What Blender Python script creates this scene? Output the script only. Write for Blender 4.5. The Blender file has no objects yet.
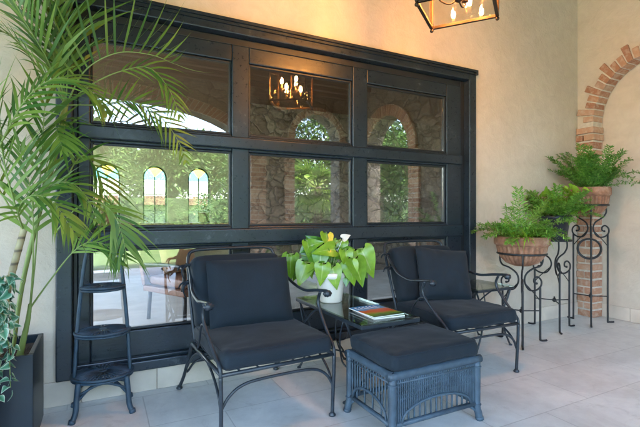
import bpy, bmesh, math, random
from mathutils import Vector, Matrix, noise, Euler
R = math.radians
random.seed(7)
SC = bpy.context.scene
COL = SC.collection

# ------------------------------------------------------------------ camera, sky, sun, exposure
cd = bpy.data.cameras.new('camera'); cam = bpy.data.objects.new('camera', cd); COL.objects.link(cam)
cam.location = (0, 0, 1.12); cam.rotation_euler = (R(90), 0, R(-27.2))
cd.lens = 24.02; cd.sensor_width = 36; cd.clip_start = .02; cd.clip_end = 600
SC.camera = cam
SUN_EL = 52
w = bpy.data.worlds.new('World'); SC.world = w; w.use_nodes = True
nt = w.node_tree
sky = nt.nodes.new('ShaderNodeTexSky'); sky.sky_type = 'NISHITA'; sky.sun_disc = False
sky.sun_elevation = R(SUN_EL); sky.sun_rotation = 0; sky.dust_density = 3.0; sky.air_density = 1.0
bg = nt.nodes['Background']; bg.inputs['Strength'].default_value = .15
nt.links.new(sky.outputs[0], bg.inputs['Color'])
sd = bpy.data.lights.new('sun', 'SUN'); sd.energy = 2.2; sd.angle = R(.6); sd.color = (1, .97, .92)
sun = bpy.data.objects.new('sun', sd); COL.objects.link(sun)
sun.rotation_euler = Vector((0, -math.cos(R(SUN_EL)), -math.sin(R(SUN_EL)))).to_track_quat('-Z', 'Y').to_euler()
SC.render.engine = 'CYCLES'
SC.view_settings.view_transform = 'Standard'; SC.view_settings.look = 'None'
SC.view_settings.gamma = 1; SC.view_settings.exposure = 4.75
SC.cycles.max_bounces = 10; SC.cycles.diffuse_bounces = 5; SC.cycles.glossy_bounces = 5
SC.cycles.transparent_max_bounces = 24; SC.cycles.use_denoising = True
SC.cycles.sample_clamp_indirect = 8

# ------------------------------------------------------------------ materials
def base_mat(name):
    m = bpy.data.materials.new(name); m.use_nodes = True
    return m, m.node_tree, m.node_tree.nodes['Principled BSDF']
def ramp(nt, src, stops):
    r = nt.nodes.new('ShaderNodeValToRGB'); e = r.color_ramp.elements
    while len(e) < len(stops): e.new(.5)
    for k, (p, c) in enumerate(stops):
        e[k].position = p; e[k].color = (*c, 1) if len(c) == 3 else c
    nt.links.new(src, r.inputs[0]); return r.outputs[0]
def ntex(nt, kind, scale, vec=None, **kw):
    t = nt.nodes.new(kind)
    t.inputs['Scale'].default_value = scale
    for k, v in kw.items():
        if k in t.inputs: t.inputs[k].default_value = v
        else: setattr(t, k, v)
    if vec is not None: nt.links.new(vec, t.inputs['Vector'])
    return t
def objco(nt, scale=None, rot=None, loc=None):
    tc = nt.nodes.new('ShaderNodeTexCoord'); mp = nt.nodes.new('ShaderNodeMapping')
    if scale: mp.inputs['Scale'].default_value = scale
    if rot: mp.inputs['Rotation'].default_value = rot
    if loc: mp.inputs['Location'].default_value = loc
    nt.links.new(tc.outputs['Object'], mp.inputs[0]); return mp.outputs[0]
def bump(nt, b, src, strength, dist=.01):
    bp = nt.nodes.new('ShaderNodeBump'); bp.inputs['Strength'].default_value = strength; bp.inputs['Distance'].default_value = dist
    nt.links.new(src, bp.inputs['Height']); nt.links.new(bp.outputs[0], b.inputs['Normal']); return bp
def mix(nt, a, b, f, mode='MIX'):
    m = nt.nodes.new('ShaderNodeMix'); m.data_type = 'RGBA'; m.blend_type = mode
    def put(i, v):
        if isinstance(v, (tuple, list)): m.inputs[i].default_value = (*v, 1) if len(v) == 3 else v
        elif isinstance(v, (int, float)): m.inputs[i].default_value = v
        else: nt.links.new(v, m.inputs[i])
    put(0, f); put(6, a); put(7, b); return m.outputs[2]
def noisy(name, col, rough=.5, amt=.2, scale=6, bscale=40, bstr=.1, metal=0, detail=6, spec=.5, sheen=0, bdist=.004):
    m, nt, b = base_mat(name); v = objco(nt)
    n = ntex(nt, 'ShaderNodeTexNoise', scale, v, Detail=detail)
    lo = tuple(c*(1-amt) for c in col); hi = tuple(min(1, c*(1+amt)) for c in col)
    nt.links.new(ramp(nt, n.outputs[0], [(.3, lo), (.7, hi)]), b.inputs['Base Color'])
    b.inputs['Roughness'].default_value = rough; b.inputs['Metallic'].default_value = metal
    b.inputs['Specular IOR Level'].default_value = spec
    if sheen: b.inputs['Sheen Weight'].default_value = sheen
    if bstr:
        n2 = ntex(nt, 'ShaderNodeTexNoise', bscale, v, Detail=4); bump(nt, b, n2.outputs[0], bstr, bdist)
    return m
def leaf_mat(name, c1, c2, rough=.4, trans=.3):
    m, nt, b = base_mat(name)
    g = nt.nodes.new('ShaderNodeNewGeometry')
    col = ramp(nt, g.outputs['Random Per Island'], [(0, c1), (1, c2)])
    nt.links.new(col, b.inputs['Base Color']); b.inputs['Roughness'].default_value = rough
    t = nt.nodes.new('ShaderNodeBsdfTranslucent'); nt.links.new(col, t.inputs[0])
    mx = nt.nodes.new('ShaderNodeMixShader'); mx.inputs[0].default_value = trans
    nt.links.new(b.outputs[0], mx.inputs[1]); nt.links.new(t.outputs[0], mx.inputs[2])
    nt.links.new(mx.outputs[0], nt.nodes['Material Output'].inputs[0]); return m
def glass_mat(name, refl, tint=(1, 1, 1), rough=0.0):
    m, nt, b = base_mat(name)
    tr = nt.nodes.new('ShaderNodeBsdfTransparent'); tr.inputs[0].default_value = (*tint, 1)
    gl = nt.nodes.new('ShaderNodeBsdfGlossy'); gl.inputs['Roughness'].default_value = rough
    lw = nt.nodes.new('ShaderNodeLayerWeight'); lw.inputs[0].default_value = .35
    ma = nt.nodes.new('ShaderNodeMath'); ma.operation = 'MULTIPLY_ADD'
    nt.links.new(lw.outputs['Fresnel'], ma.inputs[0]); ma.inputs[1].default_value = .5; ma.inputs[2].default_value = refl; ma.use_clamp = True
    mx = nt.nodes.new('ShaderNodeMixShader'); nt.links.new(ma.outputs[0], mx.inputs[0])
    nt.links.new(tr.outputs[0], mx.inputs[1]); nt.links.new(gl.outputs[0], mx.inputs[2])
    nt.links.new(mx.outputs[0], nt.nodes['Material Output'].inputs[0]); return m
def emit_mat(name, col, s):
    m, nt, b = base_mat(name)
    b.inputs['Base Color'].default_value = (*col, 1); b.inputs['Emission Color'].default_value = (*col, 1); b.inputs['Emission Strength'].default_value = s
    return m

def plaster_mat(name, col):
    m, nt, b = base_mat(name); v = objco(nt)
    n1 = ntex(nt, 'ShaderNodeTexNoise', 1.1, v, Detail=7, Roughness=.6)
    n2 = ntex(nt, 'ShaderNodeTexNoise', 9, v, Detail=6, Roughness=.65, Distortion=.6)
    n3 = ntex(nt, 'ShaderNodeTexNoise', 60, v, Detail=3)
    c1 = ramp(nt, n1.outputs[0], [(.3, tuple(c*.9 for c in col)), (.7, tuple(c*1.06 for c in col))])
    c2 = ramp(nt, n2.outputs[0], [(.3, (.93, .92, .9)), (.65, (1.03, 1.03, 1.03))])
    nt.links.new(mix(nt, c1, c2, 1, 'MULTIPLY'), b.inputs['Base Color'])
    b.inputs['Roughness'].default_value = .85; b.inputs['Specular IOR Level'].default_value = .25
    ad = nt.nodes.new('ShaderNodeMath'); ad.operation = 'MULTIPLY_ADD'; ad.inputs[1].default_value = .25
    nt.links.new(n3.outputs[0], ad.inputs[0]); nt.links.new(n2.outputs[0], ad.inputs[2])
    bump(nt, b, ad.outputs[0], .55, .012); return m
def floor_mat():
    m, nt, b = base_mat('stone_tiles'); v = objco(nt, loc=(.17, .12, 0))
    br = nt.nodes.new('ShaderNodeTexBrick'); nt.links.new(v, br.inputs[0])
    br.inputs['Scale'].default_value = 1; br.inputs['Brick Width'].default_value = .8; br.inputs['Row Height'].default_value = .42
    br.inputs['Mortar Size'].default_value = .004; br.inputs['Mortar Smooth'].default_value = .6; br.offset = .5
    br.inputs['Color1'].default_value = (.665, .675, .645, 1); br.inputs['Color2'].default_value = (.71, .72, .69, 1); br.inputs['Mortar'].default_value = (.50, .505, .48, 1)
    n1 = ntex(nt, 'ShaderNodeTexNoise', 1.7, v, Detail=8, Roughness=.62, Distortion=.9)
    n2 = ntex(nt, 'ShaderNodeTexNoise', 14, v, Detail=6, Roughness=.6)
    c1 = ramp(nt, n1.outputs[0], [(.25, (.78, .77, .76)), (.5, (1, 1, 1)), (.75, (1.14, 1.13, 1.11))])
    c2 = ramp(nt, n2.outputs[0], [(.3, (.93, .93, .93)), (.7, (1.05, 1.05, 1.05))])
    c = mix(nt, mix(nt, br.outputs[0], c1, 1, 'MULTIPLY'), c2, 1, 'MULTIPLY')
    n4 = ntex(nt, 'ShaderNodeTexNoise', 4.3, v, Detail=9, Roughness=.75, Distortion=1.6); n5 = ntex(nt, 'ShaderNodeTexNoise', 160, v, Detail=2)
    c = mix(nt, c, (.40, .39, .35), ramp(nt, n4.outputs[0], [(.56, (0, 0, 0)), (.72, (.5,)*3)]))
    c = mix(nt, c, (.25, .235, .21), ramp(nt, n5.outputs[0], [(.70, (0, 0, 0)), (.76, (.5,)*3)]))
    nt.links.new(c, b.inputs['Base Color'])
    rr = ramp(nt, n1.outputs[0], [(.3, (.34,)*3), (.7, (.52,)*3)]); nt.links.new(rr, b.inputs['Roughness'])
    ad = nt.nodes.new('ShaderNodeMath'); ad.operation = 'MULTIPLY_ADD'; ad.inputs[1].default_value = -.6
    nt.links.new(br.outputs['Fac'], ad.inputs[0]); nt.links.new(n2.outputs[0], ad.inputs[2])
    bump(nt, b, ad.outputs[0], .22, .006); return m
def rubble_mat(name='rubble_stone', sc=4.6, dim=1.0):
    m, nt, b = base_mat(name); v = objco(nt, scale=(1, 1, 1.25))
    nz = ntex(nt, 'ShaderNodeTexNoise', 2.5, v, Detail=3)
    vv = mix(nt, v, nz.outputs['Color'], .33)
    ve = ntex(nt, 'ShaderNodeTexVoronoi', sc, vv, feature='DISTANCE_TO_EDGE')
    vc = ntex(nt, 'ShaderNodeTexVoronoi', sc, vv)
    n = ntex(nt, 'ShaderNodeTexNoise', 16, v, Detail=6)
    sep = nt.nodes.new('ShaderNodeSeparateColor'); nt.links.new(vc.outputs['Color'], sep.inputs[0])
    c = ramp(nt, sep.outputs[0], [(0, (.13, .095, .07)), (.5, (.2, .155, .12)), (1, (.28, .23, .18))])
    c = mix(nt, c, ramp(nt, n.outputs[0], [(.3, (.75,)*3), (.7, (1.2,)*3)]), 1, 'MULTIPLY')
    edge = ramp(nt, ve.outputs['Distance'], [(.0, (1, 1, 1)), (.06, (0, 0, 0))])
    c = mix(nt, c, (.10, .08, .065), edge)
    nt.links.new(c, b.inputs['Base Color']); b.inputs['Roughness'].default_value = .9
    hh = ramp(nt, ve.outputs['Distance'], [(0, (0, 0, 0)), (.15, (1, 1, 1))]); bump(nt, b, hh, .8, .03); return m
def brick_piece_mat():
    m, nt, b = base_mat('handmade_brick'); v = objco(nt)
    g = nt.nodes.new('ShaderNodeNewGeometry')
    c = ramp(nt, g.outputs['Random Per Island'], [(0, (.36, .155, .09)), (.45, (.46, .225, .13)), (.8, (.54, .31, .2)), (1, (.43, .26, .18))])
    n = ntex(nt, 'ShaderNodeTexNoise', 22, v, Detail=7, Roughness=.7)
    c = mix(nt, c, (.6, .47, .36), ramp(nt, n.outputs[0], [(.46, (0, 0, 0)), (.70, (.75,)*3)]))
    nt.links.new(c, b.inputs['Base Color']); b.inputs['Roughness'].default_value = .9
    bump(nt, b, n.outputs[0], .7, .012); return m
def bands_mat():
    # printed magazine cover: blue top with pale type-like bars, orange and green landscape below
    m, nt, b = base_mat('printed_cover'); v = objco(nt)
    sx = nt.nodes.new('ShaderNodeSeparateXYZ'); nt.links.new(v, sx.inputs[0])
    n = ntex(nt, 'ShaderNodeTexNoise', 14, v, Detail=5)
    ad = nt.nodes.new('ShaderNodeMath'); ad.operation = 'MULTIPLY_ADD'; ad.inputs[1].default_value = .09
    nt.links.new(n.outputs[0], ad.inputs[0]); nt.links.new(sx.outputs['Y'], ad.inputs[2])
    mr = nt.nodes.new('ShaderNodeMapRange'); mr.inputs[1].default_value = -.1; mr.inputs[2].default_value = .19
    nt.links.new(ad.outputs[0], mr.inputs[0])
    c = ramp(nt, mr.outputs[0], [(0, (.05, .1, .02)), (.22, (.16, .3, .03)), (.34, (.45, .2, .03)), (.45, (.6, .09, .03)), (.58, (.5, .17, .08)), (.66, (.12, .32, .6)), (1, (.05, .25, .6))])
    nt.links.new(c, b.inputs['Base Color']); b.inputs['Roughness'].default_value = .25; return m

M = {}
M['plaster'] = plaster_mat('cream_plaster', (.62, .53, .43))
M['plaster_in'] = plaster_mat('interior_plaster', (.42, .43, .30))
M['floor'] = floor_mat()
M['rubble'] = rubble_mat()
M['rubble_fine'] = rubble_mat('partition_stone', 6.2)
M['brick'] = brick_piece_mat()
M['mortar'] = noisy('lime_mortar', (.62, .54, .45), .95, .15, 20, 60, .4)
M['skirting'] = noisy('stone_skirting', (.62, .53, .43), .55, .16, 5, 30, .15)
def paint_mat():
    m, nt, b = base_mat('dark_blue_paint'); v = objco(nt)
    n1 = ntex(nt, 'ShaderNodeTexNoise', 3, v, Detail=8, Roughness=.7, Distortion=.8); n2 = ntex(nt, 'ShaderNodeTexNoise', 34, v, Detail=8, Roughness=.75)
    st = ntex(nt, 'ShaderNodeTexNoise', 5, objco(nt, scale=(3, 30, 30)), Detail=6)
    c = ramp(nt, n1.outputs[0], [(.3, (.008, .014, .021)), (.7, (.018, .029, .041))])
    ad = nt.nodes.new('ShaderNodeMath'); ad.operation = 'MULTIPLY'; nt.links.new(n1.outputs[0], ad.inputs[0]); nt.links.new(n2.outputs[0], ad.inputs[1])
    c = mix(nt, c, (.10, .115, .125), ramp(nt, ad.outputs[0], [(.335, (0, 0, 0)), (.40, (.55,)*3)]))
    nt.links.new(c, b.inputs['Base Color'])
    nt.links.new(ramp(nt, n2.outputs[0], [(.3, (.22,)*3), (.7, (.45,)*3)]), b.inputs['Roughness'])
    ad2 = nt.nodes.new('ShaderNodeMath'); ad2.operation = 'ADD'; nt.links.new(st.outputs[0], ad2.inputs[0]); nt.links.new(n2.outputs[0], ad2.inputs[1])
    bump(nt, b, ad2.outputs[0], .14, .004); return m
M['paint'] = paint_mat()
M['paint2'] = noisy('black_paint', (.010, .013, .017), .45, .3, 7, 30, .2)
M['iron'] = noisy('slate_painted_iron', (.020, .028, .037), .38, .3, 20, 120, .15)
M['iron2'] = noisy('black_wrought_iron', (.016, .016, .018), .5, .3, 20, 120, .2)
M['bronze'] = noisy('dark_bronze', (.05, .028, .016), .4, .35, 12, 90, .15, metal=.6)
def fabric(name, col):
    m, nt, b = base_mat(name); v = objco(nt)
    n1 = ntex(nt, 'ShaderNodeTexNoise', 3.5, v, Detail=5)
    n2 = ntex(nt, 'ShaderNodeTexNoise', 420, v, Detail=2)
    c = ramp(nt, n1.outputs[0], [(.3, tuple(x*.82 for x in col)), (.7, tuple(x*1.2 for x in col))])
    c = mix(nt, c, ramp(nt, n2.outputs[0], [(.3, (.75,)*3), (.7, (1.25,)*3)]), 1, 'MULTIPLY')
    nt.links.new(c, b.inputs['Base Color']); b.inputs['Roughness'].default_value = .8; b.inputs['Sheen Weight'].default_value = .06
    b.inputs['Specular IOR Level'].default_value = .3
    n3 = ntex(nt, 'ShaderNodeTexNoise', 7, v, Detail=2, Distortion=.6)
    ad = nt.nodes.new('ShaderNodeMath'); ad.operation = 'MULTIPLY_ADD'; ad.inputs[1].default_value = .06
    nt.links.new(n2.outputs[0], ad.inputs[0]); nt.links.new(n3.outputs[0], ad.inputs[2])
    bump(nt, b, ad.outputs[0], .35, .012); return m
M['fabric'] = fabric('charcoal_canvas', (.0088, .0165, .0250))
M['wicker'] = noisy('slate_blue_cane', (.046, .076, .105), .5, .3, 18, 150, .3)
M['wicker_in'] = noisy('dark_cane_inside', (.03, .05, .075), .7, .3, 18, 150, .2)
M['stand'] = noisy('navy_painted_cane', (.027, .055, .084), .5, .3, 18, 150, .3)
M['planter'] = noisy('navy_metal_planter', (.009, .018, .027), .35, .25, 4, 50, .08)
M['soil'] = noisy('potting_soil', (.05, .03, .018), .95, .5, 30, 90, .8, bdist=.02)
def terracotta_mat():
    m, nt, b = base_mat('weathered_terracotta'); v = objco(nt)
    n1 = ntex(nt, 'ShaderNodeTexNoise', 7, v, Detail=7, Roughness=.65); n2 = ntex(nt, 'ShaderNodeTexNoise', 40, v, Detail=5)
    c = ramp(nt, n1.outputs[0], [(.28, (.16, .075, .045)), (.5, (.30, .14, .08)), (.62, (.38, .21, .135)), (.78, (.55, .42, .33))])
    c = mix(nt, c, ramp(nt, n2.outputs[0], [(.3, (.8,)*3), (.7, (1.15,)*3)]), 1, 'MULTIPLY')
    nt.links.new(c, b.inputs['Base Color']); b.inputs['Roughness'].default_value = .9; bump(nt, b, n2.outputs[0], .4, .006); return m
M['terracotta'] = terracotta_mat()
M['ceramic'] = noisy('cream_glazed_ceramic', (.72, .69, .62), .3, .06, 6, 40, .05)
M['plastic'] = noisy('dark_plastic_pot', (.012, .016, .022), .4, .2, 8, 40, .03)
M['palm'] = leaf_mat('palm_leaf', (.05, .145, .025), (.23, .34, .05), .36, .3)
M['palm_stem'] = leaf_mat('palm_petiole', (.17, .26, .06), (.26, .33, .09), .45, .1)
M['heart'] = leaf_mat('anthurium_leaf', (.05, .20, .018), (.27, .46, .04), .24, .22)
def veins(m):
    nt = m.node_tree; b = nt.nodes['Principled BSDF']; src = b.inputs['Base Color'].links[0].from_socket
    uv = nt.nodes.new('ShaderNodeUVMap'); sx = nt.nodes.new('ShaderNodeSeparateXYZ'); nt.links.new(uv.outputs[0], sx.inputs[0])
    n = ntex(nt, 'ShaderNodeTexNoise', 28, objco(nt), Detail=5)
    c = mix(nt, src, ramp(nt, n.outputs[0], [(.3, (.72, .75, .7)), (.7, (1.12, 1.1, 1.05))]), 1, 'MULTIPLY')
    c = mix(nt, c, (.42, .56, .16), ramp(nt, sx.outputs[0], [(0, (.8,)*3), (.10, (0, 0, 0))]))
    nt.links.new(c, b.inputs['Base Color'])
veins(M['heart'])
M['fern'] = leaf_mat('fern_leaf', (.08, .25, .03), (.28, .50, .08), .45, .3)
M['fern_dark'] = leaf_mat('asparagus_leaf', (.05, .18, .025), (.19, .40, .06), .5, .3)
M['lime'] = leaf_mat('lime_leaf', (.18, .40, .03), (.36, .58, .06), .4, .3)
M['spathe'] = leaf_mat('white_flower', (.75, .75, .68), (.82, .8, .75), .4, .2)
def variegated_mat():
    m, nt, b = base_mat('variegated_leaf')
    uv = nt.nodes.new('ShaderNodeUVMap'); sx = nt.nodes.new('ShaderNodeSeparateXYZ'); nt.links.new(uv.outputs[0], sx.inputs[0])
    n = ntex(nt, 'ShaderNodeTexNoise', 30, objco(nt), Detail=3)
    ad = nt.nodes.new('ShaderNodeMath'); ad.operation = 'MULTIPLY_ADD'; ad.inputs[1].default_value = .5
    nt.links.new(n.outputs[0], ad.inputs[0]); nt.links.new(sx.outputs[0], ad.inputs[2])
    c = ramp(nt, ad.outputs[0], [(.4, (.05, .2, .11)), (.75, (.11, .32, .2)), (1.0, (.2, .42, .28)), (1.12, (.5, .62, .5))])
    nt.links.new(c, b.inputs['Base Color']); b.inputs['Roughness'].default_value = .4; return m
M['varieg'] = variegated_mat()
M['tree_leaf'] = leaf_mat('tree_leaf', (.035, .085, .02), (.11, .19, .04), .5, .3)
M['bark'] = noisy('bark', (.12, .085, .06), .9, .35, 12, 40, .6, bdist=.02)
def trunk_mat():
    m, nt, b = base_mat('ringed_cane'); v = objco(nt)
    wv = nt.nodes.new('ShaderNodeTexWave'); wv.bands_direction = 'Z'; wv.inputs['Scale'].default_value = 5; wv.inputs['Distortion'].default_value = 1.2
    nt.links.new(v, wv.inputs[0])
    nt.links.new(ramp(nt, wv.outputs['Fac'], [(0, (.10, .075, .04)), (.18, (.30, .24, .12)), (1, (.36, .31, .17))]), b.inputs['Base Color'])
    b.inputs['Roughness'].default_value = .6; return m
M['cane'] = trunk_mat()
M['pane'] = glass_mat('window_glass', .115, (.93, .95, .94))
M['top_glass'] = glass_mat('table_glass', .20, (.80, .90, .86))
M['lamp_glass'] = glass_mat('lantern_glass', .02, (.97, .95, .9))
M['clear'] = glass_mat('clear_leaded_glass', .03, (.42, .48, .48))
M['amber'] = glass_mat('amber_glass', .03, (.66, .52, .2))
M['blue_glass'] = glass_mat('blue_glass', .03, (.2, .38, .42))
M['bulb'] = emit_mat('lit_bulb', (1, .42, .10), 47)
M['candle'] = noisy('cream_candle_sleeve', (.55, .42, .25), .5, .1)
def wood_mat(name, a, bcol, scale=(2, 24, 24)):
    m, nt, b = base_mat(name); v = objco(nt, scale=scale)
    n = ntex(nt, 'ShaderNodeTexNoise', 1.5, v, Detail=7, Distortion=1)
    nt.links.new(ramp(nt, n.outputs[0], [(.3, a), (.7, bcol)]), b.inputs['Base Color']); b.inputs['Roughness'].default_value = .6; return m
M['beam'] = wood_mat('dark_beam_wood', (.055, .026, .014), (.13, .06, .03))
M['plank'] = wood_mat('red_brown_plank', (.17, .10, .06), (.30, .18, .11))
M['furn_wood'] = wood_mat('brown_wood', (.10, .04, .022), (.18, .075, .04))
M['tan'] = noisy('tan_cushion', (.46, .29, .16), .85, .15, 8, 60, .2)
M['lawn'] = noisy('lawn_grass', (.075, .125, .035), .9, .35, 5, 60, .6, bdist=.03)
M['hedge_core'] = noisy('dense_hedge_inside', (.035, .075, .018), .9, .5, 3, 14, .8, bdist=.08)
M['path'] = noisy('pale_paving', (.45, .42, .38), .8, .15, 3, 30, .2)
M['roof_tile'] = noisy('red_roof_tile', (.40, .13, .06), .85, .25, 8, 40, .4)
M['cover'] = bands_mat()
M['paper'] = noisy('paper_edges', (.78, .77, .74), .7, .06, 20, 80, .05)
M['letter'] = noisy('printed_white', (.8, .85, .9), .3, .03, 20, 80, 0)

# ------------------------------------------------------------------ mesh builder
def cr(pts, n=6, closed=False):
    P = [Vector(p) for p in pts]; out = []; L = len(P)
    for i in range(L if closed else L-1):
        p0 = P[(i-1) % L] if closed or i > 0 else P[0]*2-P[1]
        p1 = P[i]; p2 = P[(i+1) % L]
        p3 = P[(i+2) % L] if closed or i+2 < L else P[-1]*2-P[-2]
        for k in range(n):
            t = k/n
            out.append(.5*((2*p1)+(p2-p0)*t+(2*p0-5*p1+4*p2-p3)*t*t+(3*p1-p0-3*p2+p3)*t**3))
    if not closed: out.append(P[-1].copy())
    return out
class MB:
    def __init__(s): s.v = []; s.f = []; s.sm = []; s.mi = []; s.uv = {}
    def add(s, verts, faces, smooth=False, mi=0):
        o = len(s.v); s.v += [tuple(v) for v in verts]
        for f in faces: s.f.append([o+i for i in f]); s.sm.append(smooth); s.mi.append(mi)
        return o
    def box(s, lo, hi, mat=None, mi=0, smooth=False):
        x0, y0, z0 = lo; x1, y1, z1 = hi
        vs = [Vector(p) for p in ((x0,y0,z0),(x1,y0,z0),(x1,y1,z0),(x0,y1,z0),(x0,y0,z1),(x1,y0,z1),(x1,y1,z1),(x0,y1,z1))]
        if mat is not None: vs = [mat @ v for v in vs]
        s.add(vs, [(0,3,2,1),(4,5,6,7),(0,1,5,4),(1,2,6,5),(2,3,7,6),(3,0,4,7)], smooth, mi)
    def tube(s, pts, r, n=8, closed=False, cap=True, mi=0, flat=None):
        P = [Vector(p) for p in pts]; L = len(P)
        rr = r if isinstance(r, (list, tuple)) else [r]*L
        if len(rr) != L: rr = [rr[0]+(rr[-1]-rr[0])*i/(L-1) for i in range(L)]
        T = []
        for i in range(L):
            a = P[(i-1) % L] if (closed or i > 0) else P[0]; b = P[(i+1) % L] if (closed or i < L-1) else P[-1]
            d = b-a; T.append(d.normalized() if d.length > 1e-9 else Vector((0,0,1)))
        up = Vector((0,0,1)) if abs(T[0].z) < .9 else Vector((1,0,0))
        N = (up-T[0]*up.dot(T[0])).normalized(); vs = []
        for i in range(L):
            if i: N = (N-T[i]*N.dot(T[i])); N = N.normalized() if N.length > 1e-6 else T[i].orthogonal().normalized()
            B = T[i].cross(N)
            for k in range(n):
                a = 2*math.pi*k/n; c, sn = math.cos(a), math.sin(a)
                vs.append(P[i]+rr[i]*(N*c+B*sn))
        fs = []
        for i in range(L if closed else L-1):
            j = (i+1) % L
            for k in range(n): fs.append((i*n+k, i*n+(k+1) % n, j*n+(k+1) % n, j*n+k))
        if cap and not closed: fs += [tuple(range(n-1, -1, -1)), tuple((L-1)*n+k for k in range(n))]
        s.add(vs, fs, True, mi)
    def lathe(s, prof, c=(0,0,0), n=32, mi=0, mod=None):
        vs = []; fs = []; L = len(prof)
        for i, (r, z) in enumerate(prof):
            for k in range(n):
                a = 2*math.pi*k/n; q = r*(mod(a, z) if mod else 1)
                vs.append((c[0]+q*math.cos(a), c[1]+q*math.sin(a), c[2]+z))
        for i in range(L-1):
            for k in range(n): fs.append((i*n+k, i*n+(k+1) % n, (i+1)*n+(k+1) % n, (i+1)*n+k))
        fs += [tuple(range(n-1, -1, -1)), tuple((L-1)*n+k for k in range(n))]
        s.add(vs, fs, True, mi)
    def ball(s, c, r, n=10, sz=1):
        s.lathe([(r*math.sin(math.pi*i/n)+1e-4, -r*sz*math.cos(math.pi*i/n)) for i in range(n+1)], c, 12)
    def prism(s, poly, axis, a0, a1, mi=0):
        # poly: 2-D points, axis 'x': (y,z), 'y': (x,z), 'z': (x,y)
        def pt(p, a): return {'x': (a, p[0], p[1]), 'y': (p[0], a, p[1]), 'z': (p[0], p[1], a)}[axis]
        n = len(poly); vs = [pt(p, a0) for p in poly]+[pt(p, a1) for p in poly]
        fs = [tuple(range(n-1, -1, -1)), tuple(range(n, 2*n))]+[(i, (i+1) % n, n+(i+1) % n, n+i) for i in range(n)]
        s.add(vs, fs, False, mi)
    def build(s, name, mats, parent=None, bevel=0, loc=None, bseg=2, fix=True, sub=0):
        me = bpy.data.meshes.new(name); me.from_pydata(s.v, [], s.f)
        if not isinstance(mats, (list, tuple)): mats = [mats]
        for m in mats: me.materials.append(M[m] if isinstance(m, str) else m)
        me.polygons.foreach_set('use_smooth', s.sm); me.polygons.foreach_set('material_index', s.mi)
        if s.uv:
            lay = me.uv_layers.new(name='UVMap')
            for lp in me.loops: lay.data[lp.index].uv = (s.uv.get(lp.vertex_index, 0), 0)
        if fix:
            bm = bmesh.new(); bm.from_mesh(me); bmesh.ops.recalc_face_normals(bm, faces=bm.faces); bm.to_mesh(me); bm.free()
        o = bpy.data.objects.new(name, me); COL.objects.link(o)
        if parent is not None: o.parent = parent
        if loc is not None: o.location = loc
        if bevel:
            b = o.modifiers.new('bevel', 'BEVEL'); b.width = bevel; b.segments = bseg; b.limit_method = 'ANGLE'; b.angle_limit = R(40)
        return o
def tag(o, label=None, cat=None, group=None, kind=None):
    if label: o['label'] = label
    if cat: o['category'] = cat
    if group: o['group'] = group
    if kind: o['kind'] = kind
    return o
def thing(name, label, cat, loc=(0,0,0), rz=0, group=None):
    o = bpy.data.objects.new(name, None); COL.objects.link(o); o.empty_display_size = .1
    o.location = loc; o.rotation_euler = (0, 0, rz); return tag(o, label, cat, group)
def copy_tree(o, parent=None):
    c = o.copy(); COL.objects.link(c); c.parent = parent
    for ch in list(o.children): copy_tree(ch, c)
    return c

def rounded_box(mb, size, r, n=14, bulge=(0,0,.012), mat=None, wr=.004, seed=0, mi=0):
    """Soft box cushion: rounded edges, crowned faces, slight wrinkling."""
    hx, hy, hz = (d/2 for d in size); key = {}; vs = []; fs = []
    def vid(p):
        k = tuple(round(c, 5) for c in p)
        if k in key: return key[k]
        x, y, z = p[0]*hx, p[1]*hy, p[2]*hz
        q = Vector((max(-hx+r, min(hx-r, x)), max(-hy+r, min(hy-r, y)), max(-hz+r, min(hz-r, z))))
        d = Vector((x, y, z))-q
        v = q+(d.normalized()*r if d.length > 1e-7 else d)
        u, t, s_ = p
        v.z += math.copysign(bulge[2]*(1-u*u)*(1-t*t), s_)*(abs(s_) > .6)
        v.y += math.copysign(bulge[1]*(1-u*u)*(1-s_*s_), t)*(abs(t) > .6)
        v.x += math.copysign(bulge[0]*(1-t*t)*(1-s_*s_), u)*(abs(u) > .6)
        nn = noise.noise(Vector((v.x*6+seed, v.y*6, v.z*9)))+.5*noise.noise(Vector((v.x*14+seed, v.y*22, v.z*20)))+.25*noise.noise(Vector((v.x*40+seed, v.y*28, v.z*30)))
        v += (d.normalized() if d.length > 1e-7 else Vector((0,0,1)))*nn*wr
        key[k] = len(vs); vs.append(mat @ v if mat is not None else v); return key[k]
    # cosine-like spacing so that the rounded edges get enough vertices
    g = [-1+2*i/n for i in range(n+1)]; g = [math.copysign(abs(t)**.75, t) for t in g]
    for ax in range(3):
        for sg in (-1, 1):
            for i in range(n):
                for j in range(n):
                    q = []
                    for (a, b) in ((g[i], g[j]), (g[i+1], g[j]), (g[i+1], g[j+1]), (g[i], g[j+1])):
                        p = [0, 0, 0]; p[ax] = sg; p[(ax+1) % 3] = a; p[(ax+2) % 3] = b; q.append(vid(p))
                    if sg < 0: q.reverse()
                    fs.append(q)
    mb.add(vs, fs, True, mi)
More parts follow.
